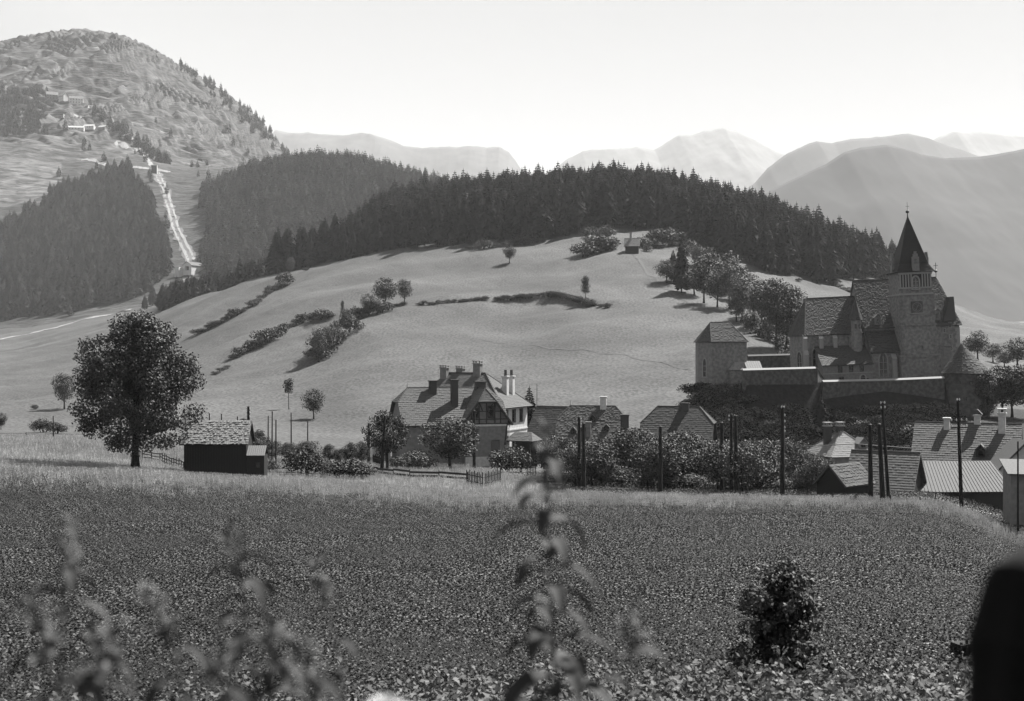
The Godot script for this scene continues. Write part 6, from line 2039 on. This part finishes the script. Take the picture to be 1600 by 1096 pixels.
func tuft(n: int, spread: float, h: float, w: float, s: int, wide := false) -> ArrayMesh:
	var g := RandomNumberGenerator.new()
	g.seed = s
	var mb := MB.new()
	for i in n:
		var a := g.randf() * TAU
		var o := Vector3(cos(a), 0, sin(a)) * spread * sqrt(g.randf())
		var dir := any_dir(g)
		mb.tone = 0.7 + 0.6 * g.randf()
		if wide:   # leaflets
			var c := o + Vector3(0, h * (0.25 + 0.75 * g.randf()), 0)
			var m := (Vector3.UP * 1.1 + dir).normalized()
			var t := m.cross(any_dir(g)).normalized() * w * (0.8 + 0.5 * g.randf())
			var k := m.cross(t) * 0.55
			mb.tri(c - t, c + k, c + t); mb.tri(c - t, c + t, c - k)
		else:      # blades
			var hh := h * (0.5 + 0.6 * g.randf())
			var t := o + Vector3(dir.x * 0.35, 1.0, dir.z * 0.35) * hh
			var k := Vector3(-sin(a * 3.0), 0, cos(a * 3.0)) * w
			mb.tri(o - k, o + k, t)
			if i % 3 == 0:
				mb.tone *= 1.5
				mb.tri(t - k * 2.0 - Vector3(0, hh * 0.18, 0), t + k * 2.0 - Vector3(0, hh * 0.14, 0), t + Vector3(0, hh * 0.05, 0))
	return mb.mesh()

func field_cover() -> void:
	var g := RandomNumberGenerator.new()
	g.seed = 42
	var at_ := []; var tn := PackedFloat32Array()
	var rough := []; var rn := PackedFloat32Array()
	var hay := []; var hn := PackedFloat32Array()
	var d := 16.0
	while d < 168.0:
		var gap := 0.11 + 0.0013 * d if d < 112.0 else 0.38
		var x := -0.50 * d - 4.0
		while x < 0.50 * d + 4.0:
			var q := Vector3(x + g.randf() * gap, 0, -d - g.randf() * gap)
			q.y = ground(q.x, -q.z)
			var edge := smoothstep(72.0, 108.0, -q.z + 5.0 * nz.get_noise_2d(q.x * 2.0, q.z) + maxf(0.0, q.x - 18.0) * 0.5)
			var lush := nz.get_noise_2d(q.x * 6.0, q.z * 6.0)
			var s := 0.85 + 0.45 * lush + 0.3 * g.randf() + 0.003 * d
			var b := Basis(Vector3.UP, g.randf() * TAU).scaled(Vector3(s, s, s))
			if g.randf() > edge:
				if d < 112.0:
					at_.append(Transform3D(b, q - Vector3(0, 0.02, 0)))
					tn.append((0.7 + 0.6 * g.randf()) * maxf(0.25, 1.0 + 0.7 * lush + 0.5 * nf.get_noise_2d(q.x * 20.0, q.z * 20.0)))
			elif -q.z > hay_limit(q.x):
				if -q.z < 138.0 and q.x > -2.0 and g.randf() < 0.8:
					rough.append(Transform3D(b.scaled(Vector3(1.3, 1.3, 1.3)), q - Vector3(0, 0.02, 0)))
					rn.append((0.6 + 0.6 * g.randf()) * (1.0 + 0.6 * lush))
			elif g.randf() < 0.75:
				hay.append(Transform3D(b, q - Vector3(0, 0.02, 0)))
				hn.append((0.7 + 0.7 * g.randf()) * (1.0 + 0.3 * lush))
			x += gap * 1.7
		d += gap * 1.7
	var c := tuft(26, 0.17, 0.20, 0.025, 3, true)
	tag(scatter("clover_crop", c, M.clover, at_, tn, self), "dense leafy clover crop covering the near field", "crop")
	tag(scatter("tall_grass", tuft(14, 0.22, 0.40, 0.014, 4), M.hay, hay, hn, self), "pale flowering grass band along the field's far edge", "grass")
	tag(scatter("rough_grass", tuft(16, 0.25, 0.38, 0.03, 6, true), M.leaf, rough, rn, self), "rough dark weeds on the strip between pale grass band and orchard", "weeds")
	# rank leaves along the bottom
	var big := []; var bn := PackedFloat32Array()
	for i in 2600:
		var dd := 15.2 + 5.2 * g.randf() * g.randf()
		var xx := (g.randf() - 0.5) * 1.1 * dd
		var keep := smoothstep(-0.12, 0.16, xx / dd) if dd > 17.2 else smoothstep(-0.3, 0.1, xx / dd)
		if g.randf() > keep * 0.9 + 0.05:
			continue
		var s := 0.7 + 0.9 * g.randf()
		big.append(Transform3D(Basis(Vector3.UP, g.randf() * TAU).scaled(Vector3(s, s, s)), Vector3(xx, ground(xx, dd), -dd)))
		bn.append(0.9 + 1.1 * g.randf())
	tag(scatter("weeds", tuft(26, 0.24, 0.38, 0.036, 9, true), M.pale_leaf, big, bn, self), "rank broad-leaved weeds along the bottom edge of the field", "weeds")

func blade(mb: MB, o: Vector3, dir: Vector3, length: float, w: float, droop: float, twist := 0.0) -> void:
	# a lanceolate leaf that arches over, folded along its midrib
	var q := o
	var f := dir.normalized()
	var n := 9
	var pl := []
	for i in n + 1:
		var t := float(i) / n
		var side := f.cross(Vector3.UP).normalized().rotated(f, twist)
		var up := side.cross(f).normalized()
		var hw := w * pow(sin(PI * clampf(0.06 + 0.94 * t, 0.0, 1.0)), 0.75) * (1.0 - 0.35 * t) * 0.5
		pl.append([q - side * hw + up * hw * 0.35, q, q + side * hw + up * hw * 0.35])
		f = (f + Vector3(0, -droop / n, 0)).normalized()
		q += f * length / n
	for i in n:
		for k in 2:
			mb.quad(pl[i][k], pl[i][k + 1], pl[i + 1][k + 1], pl[i + 1][k])

func weed(label: String, foot: Vector3, top: Vector3, n: int, length: float, w: float, s: int, called := "weed_plant", flower := true) -> void:
	var g := RandomNumberGenerator.new()
	g.seed = s
	var root := thing(called, label, "plant", foot)
	var mb := MB.new()
	var t := top - foot
	var bend := Vector3((g.randf() - 0.5) * 0.22, 0, (g.randf() - 0.5) * 0.22) * t.length()
	var pt := func(f: float) -> Vector3: return t * f + bend * sin(f * PI)
	for i in 10:
		mb.tube(pt.call(i / 10.0), pt.call((i + 1) / 10.0), 0.007 * (1.05 - i / 10.0) + 0.001, 0.007 * (0.95 - i / 10.0) + 0.001, 6, false)
	obj("stem", mb, M.weed, root)
	for i in n:
		var f := 0.34 + 0.64 * float(i) / n
		var a := i * 2.4 + g.randf() * 0.5
		var k := 1.0 - 0.5 * maxf(0.0, f - 0.55) / 0.45
		mb = MB.new()
		mb.tone = 0.15 + 0.95 * g.randf() * g.randf() * g.randf() + 0.2 * g.randf()
		var dir := Vector3(cos(a), 0.55 + 0.4 * g.randf(), sin(a))
		blade(mb, pt.call(f), dir, length * k * (0.75 + 0.5 * g.randf()), w * k * (0.8 + 0.5 * g.randf()), 1.5 + 1.3 * g.randf(), (g.randf() - 0.5) * 0.6)
		obj("leaf", mb, M.weed, root)
	if flower:
		mb = MB.new()
		for i in 40:
			var c: Vector3 = pt.call(0.93 + 0.08 * g.randf()) + any_dir(g) * 0.018
			blade(mb, c, any_dir(g) + Vector3(0, 0.6, 0), 0.03, 0.012, 0.3)
		obj("flower_head", mb, M.weed, root)

func foreground() -> void:
	# tall weeds close to the camera, on the bank it stands on
	for q: Array in [
		[["tall drooping-leaved weed out of focus in the centre foreground"], 1000, 1330, 856, 690, 2.5, 46, 0.19, 0.06, 1],
		[["blurred weed with a pale leaf tip in the left foreground"], 385, 1330, 366, 836, 2.3, 40, 0.18, 0.052, 2],
		[["blurred weed nearest the left edge of the foreground"], 90, 1330, 108, 846, 2.1, 38, 0.16, 0.05, 3],
		[["blurred weed with long pale arching leaves at lower left"], 290, 1330, 238, 935, 2.1, 32, 0.2, 0.04, 4],
		[["blurred drooping weed right of the pale-tipped one"], 440, 1330, 425, 985, 2.0, 30, 0.2, 0.04, 5],
		[["faint blurred weed between left weeds and the centre weed"], 515, 1330, 497, 890, 2.9, 10, 0.11, 0.05, 6],
		[["short broad-leaved weed at the foot of the centre weed"], 1000, 1330, 985, 960, 2.2, 14, 0.16, 0.06, 7],
		[["small blurred weed at the lower left corner"], 150, 1330, 160, 1000, 1.9, 14, 0.13, 0.05, 8],
		[["blurred leafy weed low in the left corner beside the leftmost one"], 40, 1330, 52, 960, 1.9, 24, 0.15, 0.05, 12],
		[["low blurred weed between the leftmost and the arching-leaved weed"], 190, 1330, 182, 985, 2.0, 22, 0.15, 0.048, 13],
		[["pale low blurred weed at the bottom left of the white flower"], 480, 1330, 470, 1015, 2.0, 22, 0.15, 0.048, 14],
		[["dark blurred weed at the bottom between left weeds"], 345, 1330, 345, 1000, 1.9, 14, 0.13, 0.05, 10]]:
		var dd: float = q[5]
		var foot := Vector3((q[1] - 800.0) / F * dd, -1.62, -dd)
		weed(q[0][0], foot, at(q[3], q[4], dd), q[6], q[7], q[8], q[9])
	# white flower head
	var o := thing("white_flower", "blurred white flower head at the bottom edge", "flower", Vector3(-0.21, -1.62, -1.95))
	var mb := MB.new()
	var tp := at(603, 1108, 1.95) - o.position
	mb.tube(Vector3.ZERO, tp, 0.004, 0.003, 6, false)
	obj("stem", mb, M.weed, o)
	mb = MB.new()
	var g := RandomNumberGenerator.new()
	g.seed = 3
	for i in 90:
		var v := any_dir(g)
		v.y = absf(v.y)
		blade(mb, tp + v * Vector3(0.022, 0.010, 0.022), v + Vector3(0, 0.3, 0), 0.014, 0.009, 0.6)
	obj("petals", mb, M.petal, o)
	# unidentified dark shape in the lower right corner, built as a folded drape
	var cl := thing("dark_shape", "unidentified black draped shape, out of focus, filling the lower right corner", "dark_form", Vector3(0.69, -1.65, -1.45))
	mb = MB.new()
	var prof := [[1.65 - 0.236, 0.0], [1.65 - 0.241, 0.07], [1.65 - 0.246, 0.094], [1.65 - 0.256, 0.107], [1.65 - 0.272, 0.114], [1.65 - 0.30, 0.120], [1.65 - 0.345, 0.131], [1.65 - 0.39, 0.128], [1.65 - 0.42, 0.130], [1.65 - 0.50, 0.14], [0.8, 0.16], [0.35, 0.2], [-0.05, 0.22]]
	for i in prof.size() - 1:
		for j in 40:
			var R := func(k: int, a: int) -> Vector3:
				var an := TAU * (a % 40) / 40.0
				var rr: float = prof[k][1] * (1.0 + 0.05 * sin(an * 7.0 + k * 0.3) * minf(1.0, k / 7.0) + 0.04 * sin(an * 3.0))
				return Vector3(sin(an) * rr * 1.0, prof[k][0] + 0.006 * sin(an * 4.0), cos(an) * rr * 0.9)
			mb.quad(R.call(i + 1, j), R.call(i + 1, j + 1), R.call(i, j + 1), R.call(i, j))
	obj("dark_form", mb, M.dark_form, cl)
	var cr := thing("broken_crate", "small dark broken slatted crate in the field beside the black shape", "crate", seen(1520, 1034), 0.3)
	for i in 5:
		mb = MB.new()
		mb.beam(Vector3(-0.22 + i * 0.11, 0, 0), Vector3(-0.2 + i * 0.11, 0.34 + 0.04 * (i % 2), -0.05), 0.02, 0.045)
		obj("slat", mb, M.timber, cr)
	for y: float in [0.08, 0.28]:
		mb = MB.new()
		mb.beam(Vector3(-0.26, y, 0.015), Vector3(0.28, y + 0.03, -0.02), 0.02, 0.05)
		obj("rail", mb, M.timber, cr)
	mb = MB.new()
	mb.span(Vector3(-0.24, 0, -0.3), Vector3(0.26, 0.3, -0.06))
	obj("side", mb, M.wood, cr)
